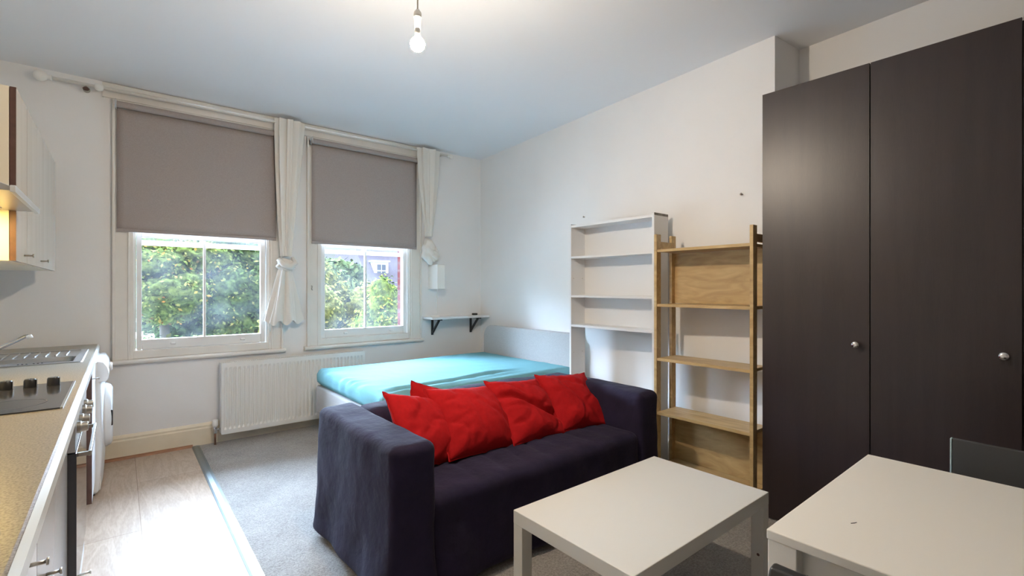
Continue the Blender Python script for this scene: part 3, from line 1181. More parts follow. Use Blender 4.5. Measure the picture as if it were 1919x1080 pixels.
# ------------------------------------------------------------------ red cushions
def cushion(loc, rot, w, hgt, thick, seed, label, fold=0.0, smooth_bump=1.0):
    N = 44
    bm = B()
    sides = []
    for sgn in (1, -1):
        g = []
        for j in range(N + 1):
            row = []
            for i in range(N + 1):
                u = -1 + 2 * i / N
                v = -1 + 2 * j / N
                pu = 1 - 0.075 * (1 - v * v) ** 1.0
                pv = 1 - 0.075 * (1 - u * u) ** 1.0
                x = w / 2 * u * pu
                z = hgt / 2 * v * pv
                e_ = (max(0, 1 - abs(u) ** 2.6) * max(0, 1 - abs(v) ** 2.6)) ** 0.62
                wr = 0.022 * nz(x * 7 + seed, z * 7, seed * 2 + sgn) - 0.045 * max(0.0, 0.18 - abs(nz(x * 6 + z * 4 + seed, z * 7 - x * 3, sgn + seed))) + 0.004 * nz(x * 30, z * 30 + seed, sgn)
                edge = min(1, 5 * (1 - max(abs(u), abs(v))))
                # diagonal tension creases towards the corners
                cr = 0.004 * math.sin(math.atan2(v, u) * 13 + seed * 3 + 3 * nz(u, v, seed)) * max(abs(u), abs(v)) ** 2
                y = -sgn * (thick / 2 * e_ + (wr * smooth_bump + cr) * edge)
                if fold:
                    dd = v * 0.95 + u * 0.35 - 0.02 + 0.1 * math.sin(u * 3)
                    y += sgn * fold * math.exp(-(dd / 0.10) ** 2) * edge * (1 if sgn > 0 else 0)
                row.append(bm.verts.new((x, y, z + hgt / 2)))
            g.append(row)
        for j in range(N):
            for i in range(N):
                q = [g[j][i], g[j][i + 1], g[j + 1][i + 1], g[j + 1][i]]
                bm.faces.new(q if sgn > 0 else q[::-1])
        sides.append(g)
    bmesh.ops.remove_doubles(bm, verts=bm.verts, dist=2e-4)
    bmesh.ops.recalc_face_normals(bm, faces=bm.faces)
    root = bpy.data.objects.new('scatter_cushion', None)
    root.empty_display_size = 0.05
    root.location = loc
    root.rotation_mode = 'XYZ'
    root.rotation_euler = rot
    COL.objects.link(root)
    tag(root, label, 'cushion', 'red cushions on the sofa')
    me = bpy.data.meshes.new('cushion_cover')
    bm.to_mesh(me)
    bm.free()
    me.materials.append(M['red'])
    for p in me.polygons:
        p.use_smooth = True
    o = bpy.data.objects.new('cushion_cover', me)
    o.parent = root
    COL.objects.link(o)
    # seam flange round the edge
    bm = B()
    ring = []
    K = 4 * N
    for k in range(K):
        s, f = divmod(k, N)
        a = -1 + 2 * f / N
        u, v = ((a, -1), (1, a), (-a, 1), (-1, -a))[s]
        x = w / 2 * u * (1 - 0.075 * (1 - v * v))
        z = hgt / 2 * v * (1 - 0.075 * (1 - u * u))
        ring.append(Vector((x, 0, z + hgt / 2)))
    c0 = Vector((0, 0, hgt / 2))
    vi = [[], []]
    for q, p in enumerate(ring):
        o_ = (p - c0)
        for sgn in (0, 1):
            off = (-0.0015, 0.0015)[sgn]
            vi[sgn].append((bm.verts.new(p + Vector((0, off, 0)) - o_ * 0.01), bm.verts.new(p + o_ * 0.022 + Vector((0, off + 0.003 * math.sin(q * 0.9), 0)))))
    for sgn in (0, 1):
        for q in range(K):
            a, b_ = vi[sgn][q], vi[sgn][(q + 1) % K]
            bm.faces.new([a[0], b_[0], b_[1], a[1]])
    for q in range(K):
        a, b_ = vi[0][q], vi[0][(q + 1) % K]
        c, d = vi[1][q], vi[1][(q + 1) % K]
        bm.faces.new([a[1], b_[1], d[1], c[1]])
    bmesh.ops.recalc_face_normals(bm, faces=bm.faces)
    me = bpy.data.meshes.new('cushion_seam')
    bm.to_mesh(me)
    bm.free()
    me.materials.append(M['red'])
    for p in me.polygons:
        p.use_smooth = True
    o = bpy.data.objects.new('cushion_seam', me)
    o.parent = root
    COL.objects.link(o)
    return root


cushion((1.185, 1.985, 0.425), (R(-42), R(15), R(14)), 0.42, 0.40, 0.18, 1.3, 'leftmost red cushion, leaning on the left arm of the sofa')
cushion((1.285, 2.27, 0.47), (R(-14), R(18), R(0)), 0.32, 0.28, 0.11, 9.1, 'red cushion mostly hidden behind the two left-hand cushions, only its top showing')
cushion((1.460, 1.975, 0.425), (R(-43), R(5), R(2)), 0.47, 0.41, 0.19, 3.7, 'plump red cushion, second of the front row from the left arm')
cushion((1.835, 1.96, 0.425), (R(-44), R(5), R(3)), 0.44, 0.41, 0.16, 5.5, 'creased red cushion with a fold across it, third of the front row from the left', fold=0.040)
cushion((2.205, 1.96, 0.42), (R(-43), R(4), R(-4)), 0.43, 0.40, 0.15, 7.9, 'rightmost red cushion, nearest the right arm of the sofa')

# ------------------------------------------------------------------ coffee table
ct = thing('coffee_table', (1.59, 1.10, 0.004), 'low white rectangular coffee table standing in front of the sofa', 'table')
CX0, CX1, CY0, CY1 = 1.138, 2.040, 0.838, 1.378
bm = B()
box(bm, CX0, CX1, CY0, CY1, 0.400, 0.450)
link('tabletop', bm, M['white_lam'], ct, bevel=0.0025)
for x in (CX0, CX1 - 0.05):
    for y in (CY0, CY1 - 0.05):
        bm = B()
        box(bm, x + 0.0005, x + 0.0495, y + 0.0005, y + 0.0495, 0.004, 0.400)
        link('leg', bm, M['white_lam'], ct, bevel=0.002)
bm = B()
lathe(bm, [(0.0, 0.0), (0.006, 0.0), (0.004, 0.003), (0, 0.003)], (CX1 - 0.0525, CY0 + 0.02, 0.205), 'x', 12)
link('screw_hole', bm, M['brown_edge'], ct)

# ------------------------------------------------------------------ desk / dining table
dk = thing('dining_table', (1.5, -0.16, 0.004), 'larger white rectangular table at the right edge, in front of the dark wardrobe', 'table')
DX0, DX1, DY0, DY1 = 1.120, 1.880, -0.785, 0.466
bm = B()
box(bm, DX0, DX1, DY0, DY1, 0.718, 0.740)
link('tabletop', bm, M['lit_white_desk'], dk, bevel=0.003)
bm = B()
for a in (DX0 + 0.035, DX1 - 0.053):
    box(bm, a, a + 0.018, DY0 + 0.06, DY1 - 0.06, 0.655, 0.7178)
for a in (DY0 + 0.035, DY1 - 0.053):
    box(bm, DX0 + 0.06, DX1 - 0.06, a, a + 0.018, 0.655, 0.7178)
link('apron', bm, M['lit_white_desk'], dk)
for x in (DX0 + 0.002, DX1 - 0.062):
    for y in (DY0 + 0.002, DY1 - 0.062):
        bm = B()
        box(bm, x, x + 0.06, y, y + 0.06, 0.004, 0.7178)
        link('leg', bm, M['lit_white_desk'], dk, bevel=0.003)
bm = B()
tube(bm, [(1.295, 0.353, 0.7403), (1.303, 0.348, 0.7405), (1.310, 0.346, 0.7403)], 0.0009, 6)
tag(link('dark_crumb', bm, M['black_plastic'], smooth=True), 'tiny dark scuff of thread on the white table by its far left corner', 'thread')


# ------------------------------------------------------------------ chairs
def chair(loc, rz, label, style):
    t = thing('dining_chair', loc, label, 'chair', rz=rz, own=True)
    fab = M['chair_grey'] if style == 'grey' else M['black_plastic']
    frame = M['chrome'] if style == 'grey' else M['black']
    # local frame: +x is the way the sitter faces, back panel at x = -0.2
    W = 0.20
    ht = 0.80 if style == 'grey' else 0.762
    bm = B()
    rbox(bm, (-0.20, -W, 0.43), (0.20, W, 0.462), 0.014, 0.05)
    link('seat', bm, fab, t, smooth=True)
    bm = B()
    nseg = 12
    g = []
    if style == 'grey':
        rbox(bm, (-0.222, -W, 0.52), (-0.206, W, ht), 0.004, 0.08)
    else:
        prof = [(-0.222, 0.50), (-0.200, 0.50), (-0.204, 0.70), (-0.196, ht - 0.012), (-0.208, ht), (-0.228, ht - 0.002), (-0.240, ht - 0.022), (-0.228, 0.70)]
        extrude_profile(bm, prof, 'y', -W + 0.015, W - 0.015)
    link('backrest', bm, fab, t, smooth=(style == 'grey'), bevel=0.0 if style == 'grey' else 0.006)
    if style == 'grey':
        for s in (-1, 1):
            link('back_edging', box(B(), -0.223, -0.205, *sorted((s * W, s * (W + 0.005))), 0.47, ht), M['pale_edge'], t, bevel=0.002)
    for sx, sy in ((-0.19, -W + 0.02), (-0.19, W - 0.02), (0.17, -W + 0.02), (0.17, W - 0.02)):
        bm = B()
        tube(bm, [(sx * 1.1, sy, 0.004), (sx, sy, 0.432)], 0.011, 10)
        link('leg', bm, frame, t, smooth=True)
    for s in (-1, 1):
        link('back_support', tube(B(), [(-0.19, s * (W - 0.02), 0.43), (-0.214, s * (W - 0.02), 0.56)], 0.009, 8), frame, t, smooth=True)
    return t


chair((0.755 + 0.41, 0.200, 0.0), 0.0, 'black moulded chair pushed under the near side of the large white table', 'black')
chair((2.05 - 0.214, 0.098, 0.0), math.pi - R(3), 'dark grey chair behind the large white table, facing away from the wardrobe', 'grey')

# ------------------------------------------------------------------ wardrobe
wd_ = thing('wardrobe', (2.98, 0.43, 0.0), 'tall black-brown wardrobe with plain doors and round silver knobs', 'wardrobe')
WX, WB = 2.772, 3.19
bm = B()
box(bm, WX + 0.022, WB, -0.335, -0.317, 0.004, 2.352)
box(bm, WX + 0.022, WB, 1.157, 1.175, 0.004, 2.352)
box(bm, WX + 0.022, WB, 0.668, 0.688, 0.06, 2.34)
box(bm, WX + 0.022, WB, 0.168, 0.186, 0.06, 2.34)
box(bm, WX + 0.022, WB, -0.317, 1.157, 2.334, 2.352)
box(bm, WX + 0.022, WB, -0.317, 1.157, 0.06, 0.078)
box(bm, WX + 0.045, WX + 0.060, -0.317, 1.157, 0.004, 0.06)
box(bm, WB - 0.008, WB, -0.317, 1.157, 0.06, 2.34)
link('carcass', bm, M['ward'], wd_, bevel=0.001)
for (a, b_, kn) in ((0.6805, 1.1735, 0.732), (0.180, 0.6765, 0.229), (-0.334, 0.176, None)):
    bm = B()
    box(bm, WX, WX + 0.019, a, b_, 0.012, 2.358)
    d_ = link('door', bm, M['ward'], wd_, bevel=0.0015)
    if kn:
        bm = B()
        lathe(bm, [(0.0, 0.0), (0.007, 0.0), (0.007, -0.013), (0.012, -0.016), (0.017, -0.021), (0.0175, -0.027), (0.014, -0.032), (0.006, -0.034), (0.0, -0.0345)],
              (WX, kn, 1.005), 'x', 24)
        k_ = link('knob', bm, M['chrome'], d_, smooth=True)

# ------------------------------------------------------------------ white bookcase
bc = thing('bookcase', (2.97, 2.33, 0.0), 'tall narrow white bookcase with open shelves against the right wall', 'bookcase')
bx0, bx1, by0, by1, bt = 2.865, 3.035, 1.935, 2.742, 1.805
bm = B()
box(bm, bx0, bx1, by0, by0 + 0.018, 0.004, bt)
link('side_panel', bm, M['white_lam2'], bc, bevel=0.001)
bm = B()
box(bm, bx0, bx1, by1 - 0.018, by1, 0.004, bt)
link('side_panel', bm, M['white_lam2'], bc, bevel=0.001)
bm = B()
box(bm, bx0 + 0.002, bx1, by0 + 0.018, by1 - 0.018, bt - 0.030, bt - 0.012)
link('top_board', bm, M['white_lam2'], bc)
bm = B()
box(bm, bx0 + 0.002, bx1, by0 - 0.0005, by0 + 0.0185, bt - 0.0005, bt + 0.001)
box(bm, bx0 + 0.001, bx1, by0 - 0.001, by0 + 0.0, bt - 0.016, bt - 0.0005)
link('worn_edge', bm, M['raw_edge'], bc)
for z in (1.530, 1.213, 0.973, 0.45, 0.10):
    bm = B()
    box(bm, bx0 + 0.002, bx1 - 0.004, by0 + 0.018, by1 - 0.018, z - 0.009, z + 0.009)
    link('shelf', bm, M['white_lam2'], bc)
bm = B()
box(bm, bx1 - 0.004, bx1, by0 + 0.018, by1 - 0.018, 0.96, bt - 0.03)
link('back_panel', bm, M['white_lam2'], bc)
for z in (1.36, 0.75):
    for x in (bx0 + 0.03, bx1 - 0.035):
        link('shelf_pin', lathe(B(), [(0.0, 0.0), (0.003, 0.0), (0.003, -0.002), (0, -0.002)], (x, by1 - 0.018, z), 'y', 8), M['brass_steel'], bc)

# ------------------------------------------------------------------ wooden ladder shelf
ws = thing('wooden_shelf', (2.9, 1.55, 0.0), 'open birch wood shelving unit between the white bookcase and the wardrobe', 'shelf unit')
wx0, wx1, wy0, wy1, wt = 2.755, 2.985, 1.216, 1.862, 1.638
for y in (wy0, wy1 - 0.020):
    for x in (wx0, wx1 - 0.050):
        bm = B()
        box(bm, x, x + 0.050, y, y + 0.020, 0.004, wt)
        link('post', bm, M['birch'], ws, bevel=0.001)
    for z in (1.545, 0.04):
        link('cross_rail', box(B(), wx0 + 0.050, wx1 - 0.050, y + 0.002, y + 0.018, z, z + 0.045), M['birch'], ws)
for z in (1.536, 1.174, 0.815, 0.457, 0.100):
    bm = B()
    box(bm, wx0 + 0.004, wx1, wy0 + 0.0205, wy1 - 0.0205, z - 0.018, z)
    link('shelf', bm, M['birch'], ws, bevel=0.001)
for a, b_ in ((1.176, 1.517), (0.102, 0.438)):
    bm = B()
    box(bm, wx1 - 0.012, wx1 - 0.004, wy0 + 0.0205, wy1 - 0.0205, a, b_)
    link('back_panel', bm, M['birch'], ws)

# silver strip propped behind the wooden shelf
pl = thing('metal_strip', (3.03, 1.90, 0.0), 'thin silver metal strip propped upright in the gap between bookcase and wooden shelf', 'metal strip')
bm = B()
box(bm, 3.008, 3.022, 1.888, 1.904, 0.11, 1.00)
link('strip_blade', bm, M['silver_strip'], pl, bevel=0.002)
bm = B()
box(bm, 3.000, 3.034, 1.874, 1.878, 0.004, 0.20)
box(bm, 3.000, 3.034, 1.904, 1.908, 0.004, 0.20)
box(bm, 3.000, 3.034, 1.878, 1.904, 0.004, 0.02)
link('strip_foot', bm, M['steel'], pl)

# ------------------------------------------------------------------ pendant bulb
PX, PY = 0.960, 1.790
pz = 2.262
lamp = thing('pendant_lamp', (PX, PY, pz), 'bare lit bulb on a thin cord hanging from the ceiling', 'lamp')
bm = B()
tube(bm, [(PX, PY, H - 0.03), (PX + 0.001, PY, 2.6), (PX, PY, pz + 0.178)], 0.0032, 8)
link('cord', bm, mat('cord_cream', (0.50, 0.44, 0.34), 0.6), lamp, smooth=True)
bm = B()
lathe(bm, [(0.0, 0.0), (0.05, 0.0), (0.048, -0.018), (0.03, -0.03), (0.0, -0.032)], (PX, PY, H), 'z')
link('ceiling_rose', bm, M['plastic_w'], lamp, smooth=True)
bm = B()
lathe(bm, [(0.0, 0.182), (0.006, 0.180), (0.014, 0.170), (0.0165, 0.162), (0.017, 0.157), (0.0145, 0.155), (0.0145, 0.152), (0.017, 0.150), (0.017, 0.145), (0.0135, 0.142), (0.0125, 0.10), (0.0, 0.10)],
      (PX, PY, pz), 'z')
link('lamp_holder', bm, M['plastic_w'], lamp, smooth=True)
bm = B()
# plain globe shape, neck on top
prof = [(0.0, 0.100), (0.0115, 0.100), (0.0115, 0.075), (0.0135, 0.0635)]
for k in range(0, 13):
    a = R(36 + 144 * k / 12.0)
    prof.append((0.0300 * math.sin(a), 0.036 + 0.030 * math.cos(a)))
lathe(bm, prof[:4], (PX, PY, pz), 'z', 28)
link('bulb_neck', bm, M['plastic_w'], lamp, smooth=True)
bm = B()
lathe(bm, prof[3:9], (PX, PY, pz), 'z', 28)
link('bulb_shoulder', bm, emis('bulb_upper_glow', (1.0, 0.85, 0.67), BULB * 0.10), lamp, smooth=True)
bm = B()
lathe(bm, prof[8:], (PX, PY, pz), 'z', 28)
link('bulb', bm, emis('lit_bulb', (1.0, 0.85, 0.67), BULB), lamp, smooth=True)

# ------------------------------------------------------------------ kitchen
TZ = 0.872
KF = -0.113
wt_ = thing('worktop', (-0.4, 1.4, 0.832), 'long speckled beige kitchen worktop with pale front edge along the left wall', 'worktop')
bm = B()
# pieces round the sink cut-out
SKX0, SKX1, SKY0, SKY1 = -0.64, -0.158, 3.53, 4.26
pr_ = [(LX + 0.001, 0.832), (LX + 0.001, TZ), (KF - 0.016, TZ), (KF - 0.006, TZ - 0.003), (KF - 0.001, TZ - 0.010), (KF, TZ - 0.018), (KF, 0.842), (KF - 0.005, 0.834), (KF - 0.012, 0.832)]
extrude_profile(bm, pr_, 'y', -0.62, SKY0 + 0.02)
extrude_profile(bm, pr_, 'y', SKY1 - 0.02, WY - 0.024)
pr2 = [(SKX1 - 0.012, 0.832), (SKX1 - 0.012, TZ)] + pr_[2:]
extrude_profile(bm, pr2, 'y', SKY0 + 0.02, SKY1 - 0.02)
box(bm, LX + 0.001, SKX0 + 0.02, SKY0 + 0.02, SKY1 - 0.02, 0.832, TZ)
link('worktop_slab', bm, M['worktop'], wt_)
bm = B()
extrude_profile(bm, [(KF + 0.0012, 0.834), (KF + 0.0012, TZ - 0.009), (KF - 0.010, TZ + 0.0010), (KF - 0.010, TZ - 0.001), (KF - 0.004, TZ - 0.008), (KF - 0.004, 0.834)], 'y', -0.62, WY - 0.024)
link('front_edging', bm, mat('pale_edging', (0.66, 0.68, 0.66), 0.22), wt_, smooth=False)

# sink
sk = thing('kitchen_sink', (-0.4, 3.9, TZ), 'stainless steel sink with ribbed drainer set in the far end of the worktop', 'sink')
bm = B()
bx = (-0.60, -0.20)
byy = (3.575, 3.845)
rim = TZ + 0.004
zb = 0.735


def ringloop(x0, x1, y0, y1, z, r, n=6):
    pts = []
    for cx, cy, a0 in ((x1 - r, y1 - r, 0), (x0 + r, y1 - r, 90), (x0 + r, y0 + r, 180), (x1 - r, y0 + r, 270)):
        for k in range(n + 1):
            a = R(a0 + 90 * k / n)
            pts.append((cx + r * math.cos(a), cy + r * math.sin(a), z))
    return pts


loops = [ringloop(SKX0, SKX1, SKY0, SKY1, TZ + 0.0005, 0.02), ringloop(SKX0 + 0.006, SKX1 - 0.006, SKY0 + 0.006, SKY1 - 0.006, rim, 0.018)]
lv = [[bm.verts.new(p) for p in L_] for L_ in loops]
nn = len(lv[0])
for k in range(nn):
    bm.faces.new([lv[0][k], lv[0][(k + 1) % nn], lv[1][(k + 1) % nn], lv[1][k]])
# flat deck strips around bowl and drainer
def strip(x0, x1, y0, y1, z=rim):
    bm.faces.new([bm.verts.new(p) for p in ((x0, y0, z), (x1, y0, z), (x1, y1, z), (x0, y1, z))])


X0_, X1_, Y0_, Y1_ = SKX0 + 0.008, SKX1 - 0.008, SKY0 + 0.008, SKY1 - 0.008
strip(X0_, X1_, Y0_, byy[0])
strip(X0_, bx[0], byy[0], byy[1])
strip(bx[1], X1_, byy[0], byy[1])
strip(X0_, X1_, byy[1], byy[1] + 0.04)
strip(X0_, X0_ + 0.03, byy[1] + 0.04, Y1_)
strip(X1_ - 0.03, X1_, byy[1] + 0.04, Y1_)
strip(X0_ + 0.03, X1_ - 0.03, Y1_ - 0.03, Y1_)
# drainer, slightly sunk
strip(X0_ + 0.03, X1_ - 0.03, byy[1] + 0.04, Y1_ - 0.03, rim - 0.006)
for (a, b_, c_, d__) in ((X0_ + 0.03, X1_ - 0.03, byy[1] + 0.04, 0), (X0_ + 0.03, X1_ - 0.03, Y1_ - 0.03, 0)):
    bm.faces.new([bm.verts.new(p) for p in ((a, c_, rim), (b_, c_, rim), (b_, c_, rim - 0.006), (a, c_, rim - 0.006))])
for a in (X0_ + 0.03, X1_ - 0.03):
    bm.faces.new([bm.verts.new(p) for p in ((a, byy[1] + 0.04, rim), (a, Y1_ - 0.03, rim), (a, Y1_ - 0.03, rim - 0.006), (a, byy[1] + 0.04, rim - 0.006))])
# bowl
L1 = [bm.verts.new(p) for p in ringloop(bx[0], bx[1], byy[0], byy[1], rim, 0.05)]
L2 = [bm.verts.new(p) for p in ringloop(bx[0] + 0.012, bx[1] - 0.012, byy[0] + 0.012, byy[1] - 0.012, rim - 0.02, 0.045)]
L3 = [bm.verts.new(p) for p in ringloop(bx[0] + 0.03, bx[1] - 0.03, byy[0] + 0.02, byy[1] - 0.02, zb, 0.04)]
for A_, C_ in ((L1, L2), (L2, L3)):
    for k in range(nn):
        bm.faces.new([A_[k], A_[(k + 1) % nn], C_[(k + 1) % nn], C_[k]])
bm.faces.new(L3[::-1])
bmesh.ops.remove_doubles(bm, verts=bm.verts, dist=1e-5)
# corner fillers of the bowl cut-out
box(bm, bx[0] - 0.002, bx[0] + 0.014, byy[0] - 0.002, byy[0] + 0.014, rim - 0.002, rim)
box(bm, bx[1] - 0.014, bx[1] + 0.002, byy[0] - 0.002, byy[0] + 0.014, rim - 0.002, rim)
box(bm, bx[0] - 0.002, bx[0] + 0.014, byy[1] - 0.014, byy[1] + 0.002, rim - 0.002, rim)
box(bm, bx[1] - 0.014, bx[1] + 0.002, byy[1] - 0.014, byy[1] + 0.002, rim - 0.002, rim)
link('sink_basin', bm, M['steel'], sk)
bm = B()
for k in range(8):
    x = X1_ - 0.085 - k * 0.045
    tube(bm, [(x, byy[1] + 0.06, rim - 0.004), (x, byy[1] + 0.10, rim - 0.001), (x, Y1_ - 0.06, rim - 0.003)], [0.004, 0.006, 0.004], 8)
link('drainer_ribs', bm, M['steel'], sk, smooth=True)
for k in range(6):
    x = -0.345 - k * 0.017 - (0.012 if k > 2 else 0)
    link('overflow_slot', box(B(), x - 0.004, x + 0.004, byy[1] - 0.018, byy[1] - 0.0155, rim - 0.045, rim - 0.025), M['black_plastic'], sk)

tp = thing('kitchen_tap', (-0.615, 3.75, rim), 'chrome mixer tap with a slanting spout over the sink', 'tap')
bm = B()
lathe(bm, [(0.0, 0.0), (0.026, 0.0), (0.026, 0.008), (0.020, 0.02), (0.018, 0.085), (0.014, 0.10), (0, 0.102)], (-0.615, 3.75, rim), 'z')
link('tap_body', bm, M['chrome'], tp, smooth=True)
bm = B()
tube(bm, [(-0.612, 3.75, 0.915), (-0.52, 3.75, 0.945), (-0.44, 3.75, 0.990), (-0.405, 3.75, 1.012), (-0.392, 3.75, 1.014)], [0.011, 0.011, 0.010, 0.010, 0.010], 14)
link('spout', bm, M['chrome'], tp, smooth=True)
bm = B()
tube(bm, [(-0.392, 3.75, 1.018), (-0.384, 3.75, 1.000)], 0.013, 16)
link('aerator', bm, M['white_enamel'], tp, smooth=True)
bm = B()
tube(bm, [(-0.615, 3.75, 0.972), (-0.56, 3.74, 0.995), (-0.505, 3.73, 1.004)], [0.006, 0.004, 0.004], 10)
link('lever', bm, M['chrome'], tp, smooth=True)

# hob
hb = thing('ceramic_hob', (-0.4, 2.5, TZ), 'black ceramic hob with a steel rim set in the worktop', 'hob')
bm = B()
box(bm, -0.655, -0.156, 2.215, 2.810, TZ + 0.0005, TZ + 0.005)
link('glass_plate', bm, M['hob'], hb, bevel=0.001)
for a in (-0.156, -0.662):
    link('steel_rim', box(B(), a, a + 0.007, 2.212, 2.813, TZ + 0.0003, TZ + 0.006), M['steel'], hb)
bm = B()
for cx, cy, r_ in ((-0.29, 2.37, 0.09), (-0.52, 2.38, 0.075)):
    n_ = 40
    a = [bm.verts.new((cx + r_ * math.cos(2 * math.pi * k / n_), cy + r_ * math.sin(2 * math.pi * k / n_), TZ + 0.0056)) for k in range(n_)]
    c = [bm.verts.new((cx + (r_ - 0.003) * math.cos(2 * math.pi * k / n_), cy + (r_ - 0.003) * math.sin(2 * math.pi * k / n_), TZ + 0.0056)) for k in range(n_)]
    for k in range(n_):
        bm.faces.new([a[k], a[(k + 1) % n_], c[(k + 1) % n_], c[k]])
link('cooking_zones', bm, mat('grey_print', (0.16, 0.16, 0.17), 0.3), hb)
for k in range(4):
    x = -0.213 - 0.068 * k
    y = 2.735
    bm = B()
    lathe(bm, [(0.0, 0.034), (0.016, 0.034), (0.019, 0.028), (0.0205, 0.004), (0.0205, 0.0), (0, 0)], (x, y, TZ + 0.005), 'z', 24)
    kb = link('hob_knob', bm, M['black_plastic'], hb, smooth=False, bevel=0.001)
    bm = B()
    box(bm, x + 0.0195, x + 0.0215, y - 0.012, y + 0.012, TZ + 0.006, TZ + 0.036)
    box(bm, x - 0.002, x + 0.002, y - 0.019, y + 0.012, TZ + 0.0385, TZ + 0.0405)
    link('knob_inlay', bm, M['chrome'], kb)


# base units (front plane at KD)
KD = -0.155
KO = -0.137
def tbar(parent, x, y, z, L_=0.024, r_=0.004):
    bm = B()
    tube(bm, [(x, y, z), (x + L_, y, z)], r_, 10)
    tube(bm, [(x + L_, y, z), (x + L_ + 0.004, y, z)], r_ * 1.9, 14)
    return link('knob', bm, M['brass_steel'], parent, smooth=True)


def base_unit(y0, y1, label, doors, m, knobs, z_top=0.830):
    t = thing('base_cabinet', (-0.4, (y0 + y1) / 2, 0.0), label, 'cabinet', 'kitchen base cabinets under the worktop')
    bm = B()
    box(bm, -0.70, KD - 0.003, y0, y0 + 0.016, 0.12, z_top)
    box(bm, -0.70, KD - 0.003, y1 - 0.016, y1, 0.12, z_top)
    box(bm, -0.70, KD - 0.003, y0 + 0.016, y1 - 0.016, 0.12, 0.136)
    box(bm, -0.70, -0.69, y0 + 0.016, y1 - 0.016, 0.136, z_top)
    link('carcass', bm, M['cream_unit'], t)
    bm = B()
    box(bm, KD - 0.055, KD - 0.040, y0, y1, 0.0, 0.12)
    link('plinth', bm, m, t)
    for i, (a, b_) in enumerate(doors):
        bm = B()
        box(bm, KD, KD + 0.018, a + 0.0015, b_ - 0.0015, 0.126, z_top - 0.006, 0)
        for f in bm.faces:
            if abs(f.calc_center_median().y - (a + 0.0015)) < 1e-4 or abs(f.calc_center_median().y - (b_ - 0.0015)) < 1e-4:
                f.material_index = 1
        d_ = link('door', bm, [m, M['brown_edge']], t)
        if i < len(knobs) and knobs[i]:
            tbar(d_, KD + 0.018, knobs[i][0], knobs[i][1])
    return t


base_unit(-0.60, 0.60, 'base cabinet under the near end of the worktop below the camera', ((-0.60, 0.0), (0.0, 0.60)), M['wm'], ((-0.05, 0.74), (0.55, 0.74)))
base_unit(0.602, 1.432, 'white base cabinet with a small steel knob at the near end of the worktop', ((0.602, 1.432),), M['wm'], ((1.325, 0.735),))
base_unit(1.434, 2.195, 'grey base cabinet between the white cabinet and the oven', ((1.434, 2.195),), M['grey_door'], ((1.60, 0.590),))
base_unit(2.812, 3.392, 'base cabinet between the oven and the door with the brown edge', ((2.812, 3.392),), M['wm'], ())
u_ = thing('base_cabinet', (-0.4, 3.63, 0.0), 'last base cabinet before the washing machine, its dark brown door edge showing', 'cabinet', 'kitchen base cabinets under the worktop')
bm = B()
box(bm, -0.70, -0.139, 3.396, 3.412, 0.12, 0.72)
box(bm, -0.70, -0.139, 3.844, 3.860, 0.12, 0.72)
box(bm, -0.70, -0.139, 3.412, 3.844, 0.12, 0.136)
link('carcass', bm, M['cream_unit'], u_)
bm = B()
box(bm, -0.137, -0.115, 3.397, 3.858, 0.126, 0.824)
for f in bm.faces:
    if f.calc_center_median().y < 3.40:
        f.material_index = 1
d_ = link('door', bm, [M['wm'], M['brown_edge']], u_)
tbar(d_, -0.115, 3.425, 0.79, 0.026, 0.003)

# oven
ov = thing('oven', (-0.4, 2.5, 0.12), 'built-in black glass oven with steel handle and control knobs below the hob', 'oven')
bm = B()
box(bm, -0.68, KO - 0.004, 2.205, 2.800, 0.20, 0.826)
link('oven_body', bm, M['steel'], ov)
bm = B()
box(bm, KO - 0.003, KO + 0.023, 2.200, 2.806, 0.235, 0.715)
od = link('oven_door', bm, M['oven_glass'], ov, bevel=0.002)
bm = B()
yh0, yh1, zh = 2.275, 2.73, 0.690
xh = -0.082
box(bm, xh - 0.005, xh + 0.004, yh0, yh1, zh - 0.009, zh + 0.009)
box(bm, KO + 0.023, xh, yh0, yh0 + 0.012, zh - 0.007, zh + 0.007)
box(bm, KO + 0.023, xh, yh1 - 0.012, yh1, zh - 0.007, zh + 0.007)
link('oven_handle', bm, M['brass_steel'], od, bevel=0.0015)
bm = B()
box(bm, KO - 0.003, KO + 0.020, 2.200, 2.806, 0.720, 0.826)
cp = link('control_panel', bm, M['steel'], ov, bevel=0.001)
for y in (2.29, 2.42, 2.60, 2.72):
    bm = B()
    lathe(bm, [(0.0, 0.0), (0.021, 0.0), (0.021, 0.010), (0.017, 0.013), (0.016, 0.028), (0.014, 0.030), (0, 0.030)], (KO + 0.020, y, 0.785), 'x', 24)
    link('oven_knob', bm, M['brass_steel'], cp, smooth=False, bevel=0.001)
bm = B()
box(bm, KO - 0.002, KO + 0.016, 2.202, 2.804, 0.126, 0.230)
dr_ = link('drawer', bm, M['wm'], ov)
tbar(dr_, KO + 0.016, 2.50, 0.165, 0.030, 0.004)
bm = B()
box(bm, KO - 0.055, KO - 0.040, 2.2, 2.806, 0.0, 0.12)
link('plinth', bm, M['wm'], ov)
bm = B()
box(bm, -0.66, KO - 0.056, 2.21, 2.79, 0.0, 0.2)
link('oven_support', bm, M['cream_unit'], ov)

# washing machine
wm = thing('washing_machine', (-0.36, 4.17, 0.0), 'white front-loading washing machine at the far end of the kitchen units', 'washing machine')
wx = -0.098
bm = B()


def wmd(p, n_):
    d = Vector((0, 0, 0))
    if n_.x > 0.2:
        u = (p.y - 3.875) / 0.59
        v = p.z / 0.83
        d.x += 0.016 * math.sin(max(0, min(1, u)) * math.pi) + 0.020 * math.sin(max(0, min(1, v)) * math.pi) ** 0.7 - 0.012
    return d


